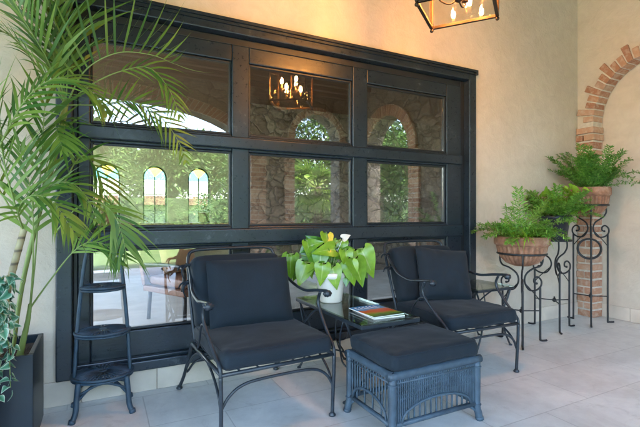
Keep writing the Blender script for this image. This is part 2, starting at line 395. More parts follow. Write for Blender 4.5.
def seam(par, c, sx, sy, sz):
    """Sewn edge running round the top and the bottom of a box cushion."""
    for k in (1, -1):
        q = .036; i = .010; hx, hy = sx/2-i, sy/2-i; pts = []
        for (cx, cy, a0) in ((hx-q, hy-q, 0), (-hx+q, hy-q, 90), (-hx+q, -hy+q, 180), (hx-q, -hy+q, 270)):
            for a in range(0, 91, 15): pts.append((c[0]+cx+q*math.cos(R(a0+a)), c[1]+cy+q*math.sin(R(a0+a)), 0))
        out = []
        for p, n in zip(pts, pts[1:]+pts[:1]):
            m = max(1, int((Vector(n)-Vector(p)).length/.03))
            for j in range(m):
                w_ = Vector(p).lerp(Vector(n), j/m); w_.z = c[2]+k*(sz/2-.0105)+.003*noise.noise(Vector((w_.x*12, w_.y*12, k))); out.append(w_)
        mb = MB(); mb.tube(out, .0032, 6, True); mb.build('piping', 'fabric', par)
def pillow(mb, W, H, T, n=22, mat=None, seed=0, ear=.06, flat=.55):
    """Throw pillow in its own x-z plane: pinched edges, pointed corners."""
    vs = []; fs = []
    for sg in (1, -1):
        o = len(vs)
        for i in range(n+1):
            for j in range(n+1):
                u = -1+2*i/n; v = -1+2*j/n
                x = W/2*u*(1-ear*(1-v*v)*abs(u)); z = H/2*v*(1-ear*(1-u*u)*abs(v))
                h = T/2*((1-u**4)**flat)*((1-v**4)**flat)
                cs = abs(u)**3*abs(v)**3; h += (.009*noise.noise(Vector((x*9+seed, z*9, sg)))+.006*noise.noise(Vector((x*22+z*14+seed, z*22-x*14, sg))))*(1-u**6)*(1-v**6)
                p = Vector((x, -sg*h, z)); vs.append(mat @ p if mat is not None else p)
        for i in range(n):
            for j in range(n):
                a = o+i*(n+1)+j; q = (a, a+n+1, a+n+2, a+1); fs.append(q if sg > 0 else q[::-1])
    mb.add(vs, fs, True)
    ed = [(-W/2+W*i/20, 0) for i in range(21)]
    return

# ------------------------------------------------------------------ walls with arched openings
def arch_curve(u0, u1, zs, rise, n=20):
    c = (u0+u1)/2; a = (u1-u0)/2
    return [(c-a*math.cos(math.pi*i/n), zs+rise*math.sin(math.pi*i/n)) for i in range(n+1)]
def arch_wall(name, axis, a0, a1, ulo, uhi, z0, ztop, arches, mat, sill=None):
    """Solid wall between planes a0, a1 (along axis), from ulo to uhi, pierced by arches [(u0,u1,spring,rise)]."""
    mb = MB(); u = ulo
    for (u0, u1, zs, rise) in sorted(arches):
        mb.prism([(u, z0), (u0, z0), (u0, ztop), (u, ztop)], axis, a0, a1)
        cv = arch_curve(u0, u1, zs, rise)
        for i in range(len(cv)-1):
            p, q = cv[i], cv[i+1]
            mb.prism([p, q, (q[0], ztop), (p[0], ztop)], axis, a0, a1)
        if sill: mb.prism([(u0, z0), (u1, z0), (u1, sill), (u0, sill)], axis, a0, a1)
        u = u1
    mb.prism([(u, z0), (uhi, z0), (uhi, ztop), (u, ztop)], axis, a0, a1)
    # drop the inner faces shared by neighbouring prisms
    o = mb.build(name, mat)
    bm = bmesh.new(); bm.from_mesh(o.data); bmesh.ops.remove_doubles(bm, verts=bm.verts, dist=1e-4)
    seen = {}
    for f in bm.faces: seen.setdefault(tuple(sorted(v.index for v in f.verts)), []).append(f)
    bmesh.ops.delete(bm, geom=[f for fl in seen.values() if len(fl) > 1 for f in fl], context='FACES_ONLY')
    bmesh.ops.recalc_face_normals(bm, faces=bm.faces); bm.to_mesh(o.data); bm.free(); return o

XR = 4.71           # right wall plane
YW = 2.912          # window wall plane
YO = -1.96          # inner face of the outer arcade wall
ZC = 3.62           # ceiling

def build_setting():
    mb = MB(); mb.box((-6.4, -2.42, -.14), (XR+.35, YW+.3, 0)); tag(mb.build('porch_floor', 'floor'), kind='structure')
    mb = MB(); mb.box((-160, -200, -.5), (160, 200, -.145)); tag(mb.build('lawn', 'lawn'), kind='structure')
    mb = MB(); mb.box((-30, -4.6, -.3), (30, -2.45, -.12)); tag(mb.build('garden_path', 'path'), kind='structure')
    mb = MB(); mb.box((-3.2, YW+.3, -.14), (8.6, 10.3, 0)); tag(mb.build('interior_floor', 'path'), kind='structure')
    mb = MB(); mb.box((-6.6, -2.7, ZC), (XR+.6, YW+.3, ZC+.15)); tag(mb.build('porch_ceiling', 'plank'), kind='structure')
    mb = MB(); mb.box((-3.4, YW+.3, 3.0), (8.8, 10.5, 3.15)); tag(mb.build('interior_ceiling', 'beam'), kind='structure')
    # window wall with its rectangular opening
    mb = MB(); x0, x1, z0, z1 = -.225, 3.115, .148, 2.43
    y0, y1 = YW, YW+.28
    mb.box((-6.4, y0, 0), (x0, y1, ZC)); mb.box((x1, y0, 0), (XR+.35, y1, ZC))
    mb.box((x0, y0, z1), (x1, y1, ZC)); mb.box((x0, y0, 0), (x1, y1, z0))
    tag(mb.build('house_wall', 'plaster'), 'cream plaster house wall holding the big dark gridded window', 'wall')
    # skirting of pale stone along the window wall
    for (nm, a, b, lab) in (('left', -6.4, XR-.001, 'pale stone skirting tiles along the foot of the window wall'),):
        mb = MB(); x = a
        while x < b:
            e = min(x+.42, b); mb.box((x+.0015, y0-.016, 0.001), (e-.0015, y0-.001, .143)); x = e
        tag(mb.build('skirting', 'skirting', bevel=.003), lab, 'skirting')
    # right wall: plaster with a blind niche, then rubble stone with an open arch
    o = arch_wall('side_wall', 'x', XR, XR+.17, .95, YW-.002, 0, ZC, [(1.62, 2.74, 2.10, .585)], 'plaster')
    tag(o, 'cream plaster side wall with a shallow brick edged arched niche', 'wall')
    nb = MB(); nb.box((XR+.171, .95, 0), (XR+.35, YW-.002, ZC)); nb.build('niche_back', 'plaster', o)
    mb = MB(); y = 1.62
    while y < 2.74:
        e = min(y+.42, 2.74); mb.box((XR+.155, y+.0015, .001), (XR+.1695, e-.0015, .14)); y = e
    tag(mb.build('skirting', 'skirting', bevel=.003), 'short pale stone skirting inside the arched niche', 'skirting')
    o = arch_wall('stone_side_wall', 'x', XR, XR+.35, YO-.40, .948, 0, ZC, [(-1.24, .15, 2.2, .73)], 'rubble')
    tag(o, 'brown rubble stone side wall with an open arch to the garden', 'wall')
    o = arch_wall('arcade_wall', 'y', YO-.40, YO, -6.4, XR-.002, 0, ZC,
                  [(-2.1, 2.56, 2.25, .86), (3.45, 4.52, 2.62, .55), (-6.1, -2.75, 2.25, .86)], 'rubble')  # leftmost arch, out of view, added to let daylight into the porch
    tag(o, 'brown rubble stone arcade wall facing the garden', 'wall')
    # exposed ceiling beams
    for i in range(15):
        y = -1.75+i*.33
        if y > YW-.1: break
        mb = MB(); mb.box((-6.4, y-.045, ZC-.13), (XR-.003, y+.045, ZC-.002))
        tag(mb.build('ceiling_beam', 'beam', bevel=.006), 'dark wooden beam running along the porch ceiling', 'beam', 'wooden beams of the porch ceiling')
    # interior shell
    hole = [(.12+.95*k-.25, .12+.95*k+.25, 1.92, .25) for k in (-1, 0, 1, 2)]
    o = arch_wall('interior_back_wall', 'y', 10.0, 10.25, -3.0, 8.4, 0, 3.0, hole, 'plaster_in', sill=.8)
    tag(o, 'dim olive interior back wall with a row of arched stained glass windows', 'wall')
    mb = MB(); mb.box((2.12, 7.0, 0), (8.4, 7.3, 2.998)); tag(mb.build('added_stone_wall', 'rubble_fine'), 'added stone partition darkening the view through the middle and right panes of the window', 'wall')  # partition put in to hide the bright back wall and darken these panes
    mb = MB(); mb.box((8.4, YW+.3, 0), (8.6, 10.25, 2.998)); tag(mb.build('interior_end_wall', 'rubble'), 'rough stone wall closing the far right end of the room behind the glass', 'wall')
build_setting()

# ------------------------------------------------------------------ bricks
def brick_arch(name, label, axis, a0, a1, uc, rad, zs, rise, dirn, jambs, band=.125, jw=.2, teeth=True, zb=0.0, capital=True, step=.066, skip=()):
    """Bricks round an arch on the face a0 (proud of it towards a1)."""
    t = thing(name, label, 'brick arch')
    def put(mb, poly): mb.prism(poly, axis, a0, a1)
    rnd = random.Random(name+label)
    n = int(math.pi*(rad+rise)/2/step); ab = MB(); mo = MB()
    for i in range(n):
        th0 = math.pi*(i+.1)/n; th1 = math.pi*(i+.9)/n
        w_ = band-.015+(.075 if teeth and i % 3 == 1 else 0)+rnd.uniform(-.008, .008)
        def P(th, e): return (uc-(rad+e)*math.cos(th), zs+(rise+e)*math.sin(th))
        j = [rnd.uniform(-.004, .004) for _ in range(4)]
        e0 = -.014 if i % 2 else -.009
        d = rnd.uniform(0, .012)*(1 if a1 > a0 else -1)
        ab.prism([P(th0, e0+j[0]), P(th1, e0+j[1]), P(th1, w_+j[2]), P(th0, w_+j[3])], axis, a0, a1+d)
    ab.build('arch_bricks', 'brick', t, bevel=.006)
    cv = [(uc-(rad-.004)*math.cos(math.pi*k/30), zs+(rise-.004)*math.sin(math.pi*k/30)) for k in range(31)]
    cu = [(uc-(rad+band-.01)*math.cos(math.pi*k/30), zs+(rise+band-.01)*math.sin(math.pi*k/30)) for k in range(31)]
    for k in range(30): mo.prism([cv[k], cv[k+1], cu[k+1], cu[k]], axis, a0+.0005*(1 if a1 > a0 else -1), a1-(a1-a0)/abs(a1-a0)*.006)
    mo.build('arch_mortar', 'mortar', t)
    for sg in jambs:
        jb = MB(); jm = MB(); z = zb; k = 0
        ue = uc+sg*rad
        while z < zs-.05:
            hgt = rnd.uniform(.062, .074); z1 = min(z+hgt, zs-.01)
            w_ = jw+rnd.uniform(-.012, .012)
            proud = .014 if capital and z > zs-.24 and z1 < zs-.02 else 0
            d = (rnd.uniform(0, .010)+proud)*(1 if a1 > a0 else -1)
            inn = -.010-proud+rnd.uniform(-.004, .004)
            if k % 2 == 0:
                lo, hi = sorted((ue+sg*inn, ue+sg*w_)); put2 = [(lo, hi)]
            else:
                mid = w_*rnd.uniform(.42, .58)
                put2 = [tuple(sorted((ue+sg*inn, ue+sg*(mid-.006)))), tuple(sorted((ue+sg*(mid+.006), ue+sg*w_)))]
            for lo, hi in put2:
                jb.prism([(lo, z+rnd.uniform(0, .003)), (hi, z+rnd.uniform(0, .003)), (hi, z1-rnd.uniform(0, .003)), (lo, z1-rnd.uniform(0, .003))], axis, a0, a1+d)
            z = z1+rnd.uniform(.012, .017); k += 1
        jb.build('pillar_bricks', 'brick', t, bevel=.006)
        lo, hi = sorted((ue-sg*.003, ue+sg*(jw-.012)))
        jm.prism([(lo, zb), (hi, zb), (hi, zs), (lo, zs)], axis, a0+.0005*(1 if a1 > a0 else -1), a1-(a1-a0)/abs(a1-a0)*.006)
        jm.build('pillar_mortar', 'mortar', t)
    return t
brick_arch('brick_arch', 'orange brick arch and pillar edging the niche in the side wall', 'x', XR+.15, XR-.016, 2.18, .56, 2.10, .585, 1, (1, -1), band=.11, jw=.165)
brick_arch('brick_arch', 'brick edged open arch through the stone side wall', 'x', XR-.002, XR-.05, -.545, .695, 2.2, .73, 1, (1, -1), band=.2, jw=.26, teeth=False, capital=False)
brick_arch('brick_arch', 'widest brick edged arch of the garden arcade', 'y', YO+.002, YO+.05, .23, 2.33, 2.25, .86, 1, (1, -1), band=.22, jw=.3, teeth=False, capital=False)
brick_arch('brick_arch', 'narrow brick edged arch at the end of the garden arcade', 'y', YO+.002, YO+.05, 3.985, .535, 2.62, .55, 1, (-1,), band=.14, jw=.2, teeth=False, capital=False)

# ------------------------------------------------------------------ the big window
def build_window():
    t = thing('picture_window', 'large dark blue gridded window of nine panes with heavy casing', 'window', (0, YW, 0))
    X0, X1, Z0, Z1 = -.23, 3.105, .15, 2.435
    def ring(x0, x1, z0, z1, wl, wr, wb, wt, ya, yb, name, mat, bevel=.006, parent=t):
        mb = MB()
        mb.box((x0, ya, z0), (x0+wl, yb, z1)); mb.box((x1-wr, ya, z0), (x1, yb, z1))
        mb.box((x0+wl, ya+.0005, z1-wt), (x1-wr, yb-.0005, z1)); mb.box((x0+wl, ya+.0005, z0), (x1-wr, yb-.0005, z0+wb))
        return mb.build(name, mat, parent, bevel=bevel)
    ring(X0, X1, Z0, Z1, .085, .085, .045, .085, -.05, .20, 'casing', 'paint', .008)
    ring(X0-.006, X1+.006, Z1-.035, Z1+.010, .02, .02, .001, .02, -.068, -.0505, 'casing_lip', 'paint', .005)
    ring(X0+.0852, X1-.0852, Z0+.0452, Z1-.0852, .022, .045, .02, .05, .02, .18, 'rebate', 'paint2', .004)
    # fixed sash: stiles, rails and mullions
    xs = [(-.055, .815), (.937, 1.80), (1.936, 2.80)]; zs = [(.385, .90), (1.03, 1.555), (1.67, 2.185)]
    L, Rr, B, T = X0+.1075, X1-.1305, Z0+.0655, Z1-.1355
    mb = MB(); ya, yb = .012, .085
    mb.box((L, ya, B), (xs[0][0], yb, T)); mb.box((xs[2][1], ya, B), (Rr, yb, T))
    mb.box((xs[0][1], ya, B), (xs[1][0], yb, T)); mb.box((xs[1][1], ya, B), (xs[2][0], yb, T))
    mb.build('stile', 'paint', t, bevel=.007)
    mb = MB()
    for (a, b) in xs:
        e = .0004
        for (z0, z1) in ((B, zs[0][0]), (zs[0][1], zs[1][0]), (zs[1][1], zs[2][0]), (zs[2][1], T)):
            mb.box((a+e, ya+.004, z0), (b-e, yb-.004, z1))
    mb.build('rail', 'paint', t, bevel=.008)
    # thin raised ledges on the rails
    mb = MB()
    for (z0, z1) in ((1.571, 1.655), (.914, 1.016)):
        mb.box((L+.002, ya-.024, z0), (Rr-.002, ya-.0005, z1))
    mb.build('rail_moulding', 'paint', t, bevel=.02, bseg=5)
    mb = MB(); mb.box((X0+.087, -.075, Z0+.001), (X1-.102, -.0505, Z0+.06)); mb.box((X0+.087, -.03, Z0+.0475), (X1-.102, .0115, Z0+.075))
    mb.build('threshold', 'paint', t, bevel=.007)
    for (a, b) in xs:
        for (z0, z1) in zs:
            e = .0006
            p = MB(); p.box((a+e, .048, z0+e), (b-e, .054, z1-e)); pane = p.build('pane', 'pane', t)
            q = MB(); s = .016
            for (c0, c1, d0, d1) in ((a+e, a+s, z0+e, z1-e), (b-s, b-e, z0+e, z1-e), (a+s, b-s, z0+e, z0+s), (a+s, b-s, z1-s, z1-e)):
                q.box((c0, .030, d0), (c1, .0475, d1))
            q.build('glazing_bead', 'paint2', pane, bevel=.004)
build_window()

# ------------------------------------------------------------------ wrought iron armchair
def build_chair(label):
    t = thing('armchair', label, 'chair', group='cushioned iron armchairs beneath the window')
    W = .315
    for s in (-1, 1):
        mb = MB(); mb.tube(cr([(s*W, .012, .008), (s*W, .006, .12), (s*(W+.002), 0, .24), (s*(W+.004), 0, .345)], 5), .0105)
        mb.lathe([(.006, 0), (.019, .001), (.020, .009), (.012, .018), (.010, .024)], (s*W, .012, 0), 14); mb.build('leg', 'iron', t)
        mb = MB(); mb.tube(cr([(s*W, .575, .345), (s*(W+.004), .63, .26), (s*(W+.014), .715, .12), (s*(W+.022), .812, .012)], 5), .0105)
        mb.lathe([(.006, 0), (.019, .001), (.020, .009), (.012, .018), (.010, .024)], (s*(W+.022), .814, 0), 14); mb.build('leg', 'iron', t)
        mb = MB()   # arm with curled front, and its S-shaped support
        mb.tube(cr([(s*.345, .115, .642), (s*.345, .106, .656), (s*.345, .116, .670), (s*.345, .155, .668), (s*.345, .25, .657), (s*.333, .38, .640), (s*.325, .53, .668), (s*.305, .65, .735), (s*.302, .705, .79)], 6), .0095)
        mb.tube([(s*.345-.016, .113, .657), (s*.345+.016, .113, .657)], .0185, 12)
        mb.tube([(s*.345-.026, .113, .657), (s*.345+.026, .113, .657)], .008, 10)
        mb.tube(cr([(s*(W+.004), -.004, .335), (s*(W+.006), .012, .385), (s*(W+.016), .10, .455), (s*(W+.028), .195, .545), (s*.345, .22, .60), (s*.345, .195, .658)], 6), .0095)
        mb.tube(cr([(s*(W+.028), .195, .545), (s*(W+.028), .26, .53), (s*(W+.01), .36, .44), (s*W, .44, .352)], 5), .006)
        mb.build('armrest', 'iron', t)
        mb = MB(); mb.tube(cr([(s*W, .004, .15), (s*W, .05, .235), (s*W, .14, .30), (s*W, .25, .34)], 5), .007)
        mb.tube(cr([(s*(W+.01), .69, .16), (s*(W+.002), .60, .245), (s*W, .50, .305), (s*W, .40, .34)], 5), .007); mb.build('brace', 'iron', t)
    mb = MB()
    mb.tube([(-W, 0, .345), (W, 0, .345)], .0105); mb.tube([(-W, .575, .345), (W, .575, .345)], .0105)
    for s in (-1, 1): mb.tube([(s*W, 0, .345), (s*W, .575, .345)], .0105)
    for k in range(1, 6): mb.tube([(-W+.10*k, .01, .343), (-W+.10*k, .57, .343)], .005, 6)
    mb.build('seat_frame', 'iron', t)
    mb = MB(); mb.tube(cr([(-W, .008, .175), (-W+.04, .006, .235), (-W+.10, .004, .275), (-.12, .003, .290), (.12, .003, .290), (W-.10, .004, .275), (W-.04, .006, .235), (W, .008, .175)], 6), .008)
    mb.build('stretcher', 'iron', t); mb = MB(); mb.tube(cr([(-W, .70, .14), (-W+.07, .66, .22), (0, .63, .25), (W-.07, .66, .22), (W, .70, .14)], 6), .007); mb.build('stretcher', 'iron', t)
    mb = MB(); hp = [(-.298, .575, .345), (-.302, .65, .55), (-.302, .725, .75), (-.293, .762, .845), (-.258, .775, .880), (-.15, .778, .888), (.15, .778, .888), (.258, .775, .880), (.293, .762, .845), (.302, .725, .75), (.302, .65, .55), (.298, .575, .345)]
    mb.tube(cr(hp, 6), .0105)
    for z, y in ((.52, .642), (.68, .699)): mb.tube([(-.30, y, z), (.30, y, z)], .006, 6)
    mb.build('back_frame', 'iron', t)
    mb = MB(); rounded_box(mb, (.615, .61, .098), .036, 28, (0, .006, .014), Matrix.Translation((0, .292, .405)), .0075, 3); q = mb.build('seat_cushion', 'fabric', t); seam(q, (0, .292, .405), .615, .61, .098)
    mb = MB(); mm = Matrix.Translation((-.012, .615, .645)) @ Matrix.Rotation(R(-19.5), 4, 'X')
    rounded_box(mb, (.585, .125, .43), .045, 16, (0, .018, .004), mm, .007, 8); mb.build('back_cushion', 'fabric', t)
    for z, y in ((.80, .70), (.70, .665)):
        mb = MB()
        for s in (-1,):
            x = s*.302
            mb.tube(cr([(x+.02, y-.03, z), (x-.012, y-.03, z+.006), (x-.030, y, z-.004), (x-.012, y+.03, z+.004)], 4), .007, 6)
            mb.tube(cr([(x-.02, y-.02, z), (x-.05, y-.045, z-.015), (x-.055, y-.05, z-.045), (x-.04, y-.05, z-.085)], 4), [.008, .003], 5)
            mb.tube(cr([(x-.02, y-.01, z), (x-.058, y-.012, z-.004), (x-.075, y-.014, z-.03)], 4), [.008, .004], 5)
        mb.build('tie', 'fabric', t)
    return t
chair = build_chair('black cushioned iron armchair left of the potted anthurium, its pillow set square')
chair.location = (.828, 2.045, 0); chair.rotation_euler.z = R(3)
chair2 = copy_tree(chair); chair2.location = (2.30, 2.05, 0); chair2.rotation_euler.z = R(-2)
chair2['label'] = 'black cushioned iron armchair right of the potted anthurium, its pillow tilted to one side'
def place_pillow(ch, label, loc, rx, ry, rz, W, H, T, ear, seed):
    mb = MB(); pillow(mb, W, H, T, 24, None, seed, ear)
    o = mb.build('throw_pillow', 'fabric'); tag(o, label, 'pillow', 'charcoal throw pillows on the armchairs')
    o.matrix_world = ch_mat(ch) @ Matrix.Translation(loc) @ Euler((R(rx), R(ry), R(rz)), 'XYZ').to_matrix().to_4x4()
    return o
def ch_mat(ch): return Matrix.Translation(ch.location) @ ch.rotation_euler.to_matrix().to_4x4()
place_pillow(chair, 'square charcoal pillow with flat sides on the left armchair', (.012, .468, .645), -17, 0, -3, .52, .405, .13, .015, 1)
place_pillow(chair2, 'slouching charcoal pillow with pointed corners on the right armchair', (.055, .462, .648), -19, 6, -6, .48, .42, .15, .07, 5)

# ------------------------------------------------------------------ wicker ottoman
def build_ottoman():
    W, D, Hh = .605, .435, .33
    t = thing('ottoman', 'slate blue wicker ottoman with charcoal cushion in front of the glass table', 'ottoman', (1.538, 1.875, 0), R(0))
    hx, hy = W/2-.02, D/2-.02
    for sx in (-1, 1):
        for sy in (-1, 1):
            mb = MB(); mb.tube(cr([(sx*hx, sy*hy, Hh-.01), (sx*hx, sy*hy, .18), (sx*hx, sy*hy, .075), (sx*(hx+.006), sy*(hy+.006), .04), (sx*(hx+.012), sy*(hy+.010), .004)], 5), .0205, 10)
            mb.tube([(sx*(hx+.010), sy*(hy+.008), .018), (sx*(hx+.013), sy*(hy+.011), .001)], .0225, 10)
            for z in (.29, .085): mb.tube(cr([(sx*hx+.0215*math.cos(a*.7854), sy*hy+.0215*math.sin(a*.7854), z) for a in range(8)], 2, True), .004, 5, True)
            mb.build('leg', 'wicker', t)
            for (ax, s) in ((0, -sx), (1, -sy)):   # curled foot braces
                b = MB(); p = [(0, .03), (.012, .055), (.045, .078)]
                b.tube(cr([(sx*hx+(s*a if ax == 0 else 0), sy*hy+(s*a if ax == 1 else 0), z) for a, z in p], 4), .009, 6); b.build('foot_brace', 'wicker', t)
    mb = MB(); c = .02
    mb.tube(cr([(-hx, -hy, Hh), (-hx+c, -hy, Hh), (hx-c, -hy, Hh), (hx, -hy, Hh), (hx, -hy+c, Hh), (hx, hy-c, Hh), (hx, hy, Hh), (hx-c, hy, Hh), (-hx+c, hy, Hh), (-hx, hy, Hh), (-hx, hy-c, Hh), (-hx, -hy+c, Hh)], 3, True), .0215, 10, True)
    mb.box((-hx, -hy, Hh-.012), (hx, hy, Hh+.004)); mb.build('rim', 'wicker', t)
    mb = MB()
    for (a, b) in (((-hx, -hy), (hx, -hy)), ((hx, -hy), (hx, hy)), ((hx, hy), (-hx, hy)), ((-hx, hy), (-hx, -hy))):
        mb.tube([(*a, .09), (*b, .09)], .013, 8); mb.tube([(*a, .292), (*b, .292)], .007, 6)
    mb.build('bottom_rail', 'wicker', t)
    def panel(p, q, n, nrow):
        mb = MB(); P = Vector((*p, 0)); Q = Vector((*q, 0)); d = (Q-P); Ln = d.length; nrm = Vector((d.y, -d.x, 0)).normalized()
        def arch(u): return .10+.088*math.sqrt(max(0, 1-((u-.5)/.44)**2)) if abs(u-.5) < .44 else .095
        for i in range(n):
            u = (i+.5)/n; b = P+d*u
            za = arch(u)
            mb.tube([(b.x, b.y, za), (b.x, b.y, .318)], .0052, 6, cap=False)
            if i % 3 == 1:
                b2 = b-nrm*.012; mb.tube([(b2.x, b2.y, .088), (b2.x, b2.y, .20)], .0055, 6, cap=False)
        wv = []
        for k in range(nrow):
            z = .285-k*.0105
            seg = [(i/(n*2)) for i in range(n*2+1)]
            run = []
            for u in seg:
                if z > arch(u)+.004:
                    b = P+d*u+nrm*(.0045*(1 if (round(u*n*2)+k) % 2 else -1)); run.append((b.x, b.y, z))
                else:
                    if len(run) > 2: mb.tube(run, .0026, 5, cap=False)
                    run = []
            if len(run) > 2: mb.tube(run, .0026, 5, cap=False)
        pa = []
        for k in range(25):
            u = .06+.88*k/24; b = P+d*u+nrm*.006; pa.append((b.x, b.y, arch(u)))
        mb.tube(pa, .0075, 6)
        mb.build('woven_panel', 'wicker', t)
    g = .018
    panel((-hx+g, -hy), (hx-g, -hy), 44, 9); panel((hx, -hy+g), (hx, hy-g), 22, 0)
    panel((hx-g, hy), (-hx+g, hy), 34, 9); panel((-hx, hy-g), (-hx, -hy+g), 14, 0)
    mb = MB(); rounded_box(mb, (W-.02, D-.005, .092), .036, 28, (0, 0, .016), Matrix.Translation((.004, 0, Hh+.062)), .0075, 11); q = mb.build('cushion', 'fabric', t); seam(q, (.004, 0, Hh+.062), W-.02, D-.005, .092)
build_ottoman()

# ------------------------------------------------------------------ iron and glass side tables
def build_table(label, loc, W, D, Hh, inset, cross=True):
    t = thing('side_table', label, 'table', loc, group='iron side tables with glass tops')
    hx, hy = W/2, D/2
    mb = MB(); b = .016
    for (x0, x1, y0, y1) in ((-hx, hx, -hy, -hy+b), (-hx, hx, hy-b, hy), (-hx, -hx+b, -hy+b, hy-b), (hx-b, hx, -hy+b, hy-b)):
        mb.box((x0, y0, Hh-.030), (x1, y1, Hh-.0085))
    mb.build('table_frame', 'iron', t, bevel=.003)
    mb = MB(); mb.box((-hx+.002, -hy+.002, Hh-.008), (hx-.002, hy-.002, Hh)); mb.build('glass_top', 'top_glass', t, bevel=.0015)
    for sx in (-1, 1):
        for k, sy in enumerate((-1, 1)):
            iy = inset if sy < 0 else .03
            x, y = sx*(hx-.012), sy*(hy-iy)
            mb = MB(); mb.tube(cr([(x, y, Hh-.02), (x-sx*.035, y, Hh-.10), (x-sx*.085, y-sy*.008, Hh-.22), (x-sx*.075, y-sy*.008, .16), (x-sx*.02, y, .03), (x, y, .006)], 6), .0075)
            mb.lathe([(.005, 0), (.014, .001), (.014, .008), (.007, .014)], (x, y, 0), 10)
            mb.build('leg', 'iron', t)
            mb = MB(); mb.tube(cr([(x, y-sy*.02, Hh-.03), (x, y-sy*.06, Hh-.14), (x-sx*.04, y-sy*.10, Hh-.30), (x-sx*.075, y-sy*.02, .16)], 5), .0055, 6); mb.build('brace', 'iron', t)
    mb = MB(); mb.tube([(-hx+.09, -hy+inset, .17), (hx-.09, hy-.03, .17)], .006, 6); mb.tube([(hx-.09, -hy+inset, .178), (-hx+.09, hy-.03, .178)], .006, 6); mb.build('cross_bar', 'iron', t)
    return t
build_table('long iron table with glass top between the two armchairs', (1.475, 2.415, 0), .41, .885, .51, .20)
build_table('small square iron table with glass top right of the armchairs', (2.90, 2.66, 0), .43, .40, .51, .03)

# ------------------------------------------------------------------ magazines
def magazine(label, loc, rz, W, D, Hh, cover=True, name='magazine'):
    t = thing(name, label, 'magazine', loc, rz, group='magazines stacked on the glass table')
    mb = MB(); mb.box((-W/2, -D/2, 0), (W/2, D/2, Hh-.0012)); mb.build('pages', 'paper', t, bevel=.0008)
    mb = MB(); mb.box((-W/2-.001, -D/2-.0005, Hh-.001), (W/2+.001, D/2+.0005, Hh)); c = mb.build('cover', 'cover', t)
    if cover:
        q = MB(); x = -W/2+.022; rnd = random.Random(3)
        q.box((-W/2+.02, D/2-.075, Hh+.0003), (W/2-.03, D/2-.070, Hh+.0005)); 
        for wl in (.026, .02, .024, .018, .026, .022):
            q.box((x, D/2-.060, Hh+.0003), (x+.006, D/2-.022, Hh+.0005)); q.box((x+.0065, D/2-.028, Hh+.0003), (x+wl-.006, D/2-.022, Hh+.0005)); q.box((x+.0065, D/2-.060, Hh+.0003), (x+wl-.008, D/2-.054, Hh+.0005))
            x += wl+.005
        q.build('title', 'letter', c)
magazine('plain thick magazine lying under the colourful one on the glass table', (1.51, 2.165, .5105), R(-4), .21, .27, .009, False)
magazine('colourful landscape magazine on top of another on the glass table', (1.502, 2.175, .520), R(1), .215, .275, .006)

# ------------------------------------------------------------------ foliage helpers
def heart_leaf(mb, base, tipdir, normal, L, Wd, n=7, droop=.25, uv=False):
    d = tipdir.normalized(); nn = (normal-d*normal.dot(d)).normalized(); sd = d.cross(nn)
    vs = []; o = len(mb.v)
    prof = [(-.16, .30), (-.05, .47), (.1, .5), (.3, .45), (.52, .34), (.72, .2), (.88, .09), (1.0, .0)]
    for (s, wd) in prof:
        c = base+d*(L*s)-nn*(droop*L*max(0, s)**2)
        fold = .16*Wd
        for k in (-1, -.5, 0, .5, 1):
            cc = c
            x = k*wd*Wd*1.4
            notch = d*(L*.16*(1-abs(k))) if s < -.1 else Vector((0, 0, 0))
            vs.append(cc+notch+sd*x+nn*(abs(k)*fold*wd*1.5))
    fs = []
    for i in range(len(prof)-1):
        for k in range(4): fs.append((i*5+k, i*5+k+1, (i+1)*5+k+1, (i+1)*5+k))
    mb.add(vs, fs, True)
    if uv:
        for i in range(len(prof)):
            for kk, k in enumerate((-1, -.5, 0, .5, 1)): mb.uv[o+i*5+kk] = max(abs(k), i/len(prof) if i > 5 else 0)
def leaflet(mb, b, d, nrm, L, Wd, droop, n=4):
    """Narrow tapering blade that bends with gravity."""
    d = d.normalized(); sd = d.cross(nrm)
    if sd.length < 1e-4: sd = d.orthogonal()
    sd.normalize(); vs = []; p = b.copy(); dd = d.copy()
    for i in range(n+1):
        t = i/n; w_ = Wd*(.35+.65*math.sin(math.pi*min(1, t*1.15+.12)))*(1-t**3) if i < n else 0.0
        up = sd.cross(dd)
        if i < n:
            vs += [p-sd*w_/2+up*w_*.12, p+sd*w_/2+up*w_*.12]
        else: vs.append(p)
        p = p+dd*(L/n); dd = (dd+Vector((0, 0, -droop/n))).normalized()
    fs = [(2*i, 2*i+1, 2*i+3, 2*i+2) for i in range(n-1)]+[(2*n-2, 2*n-1, 2*n)]
    mb.add(vs, fs, True)
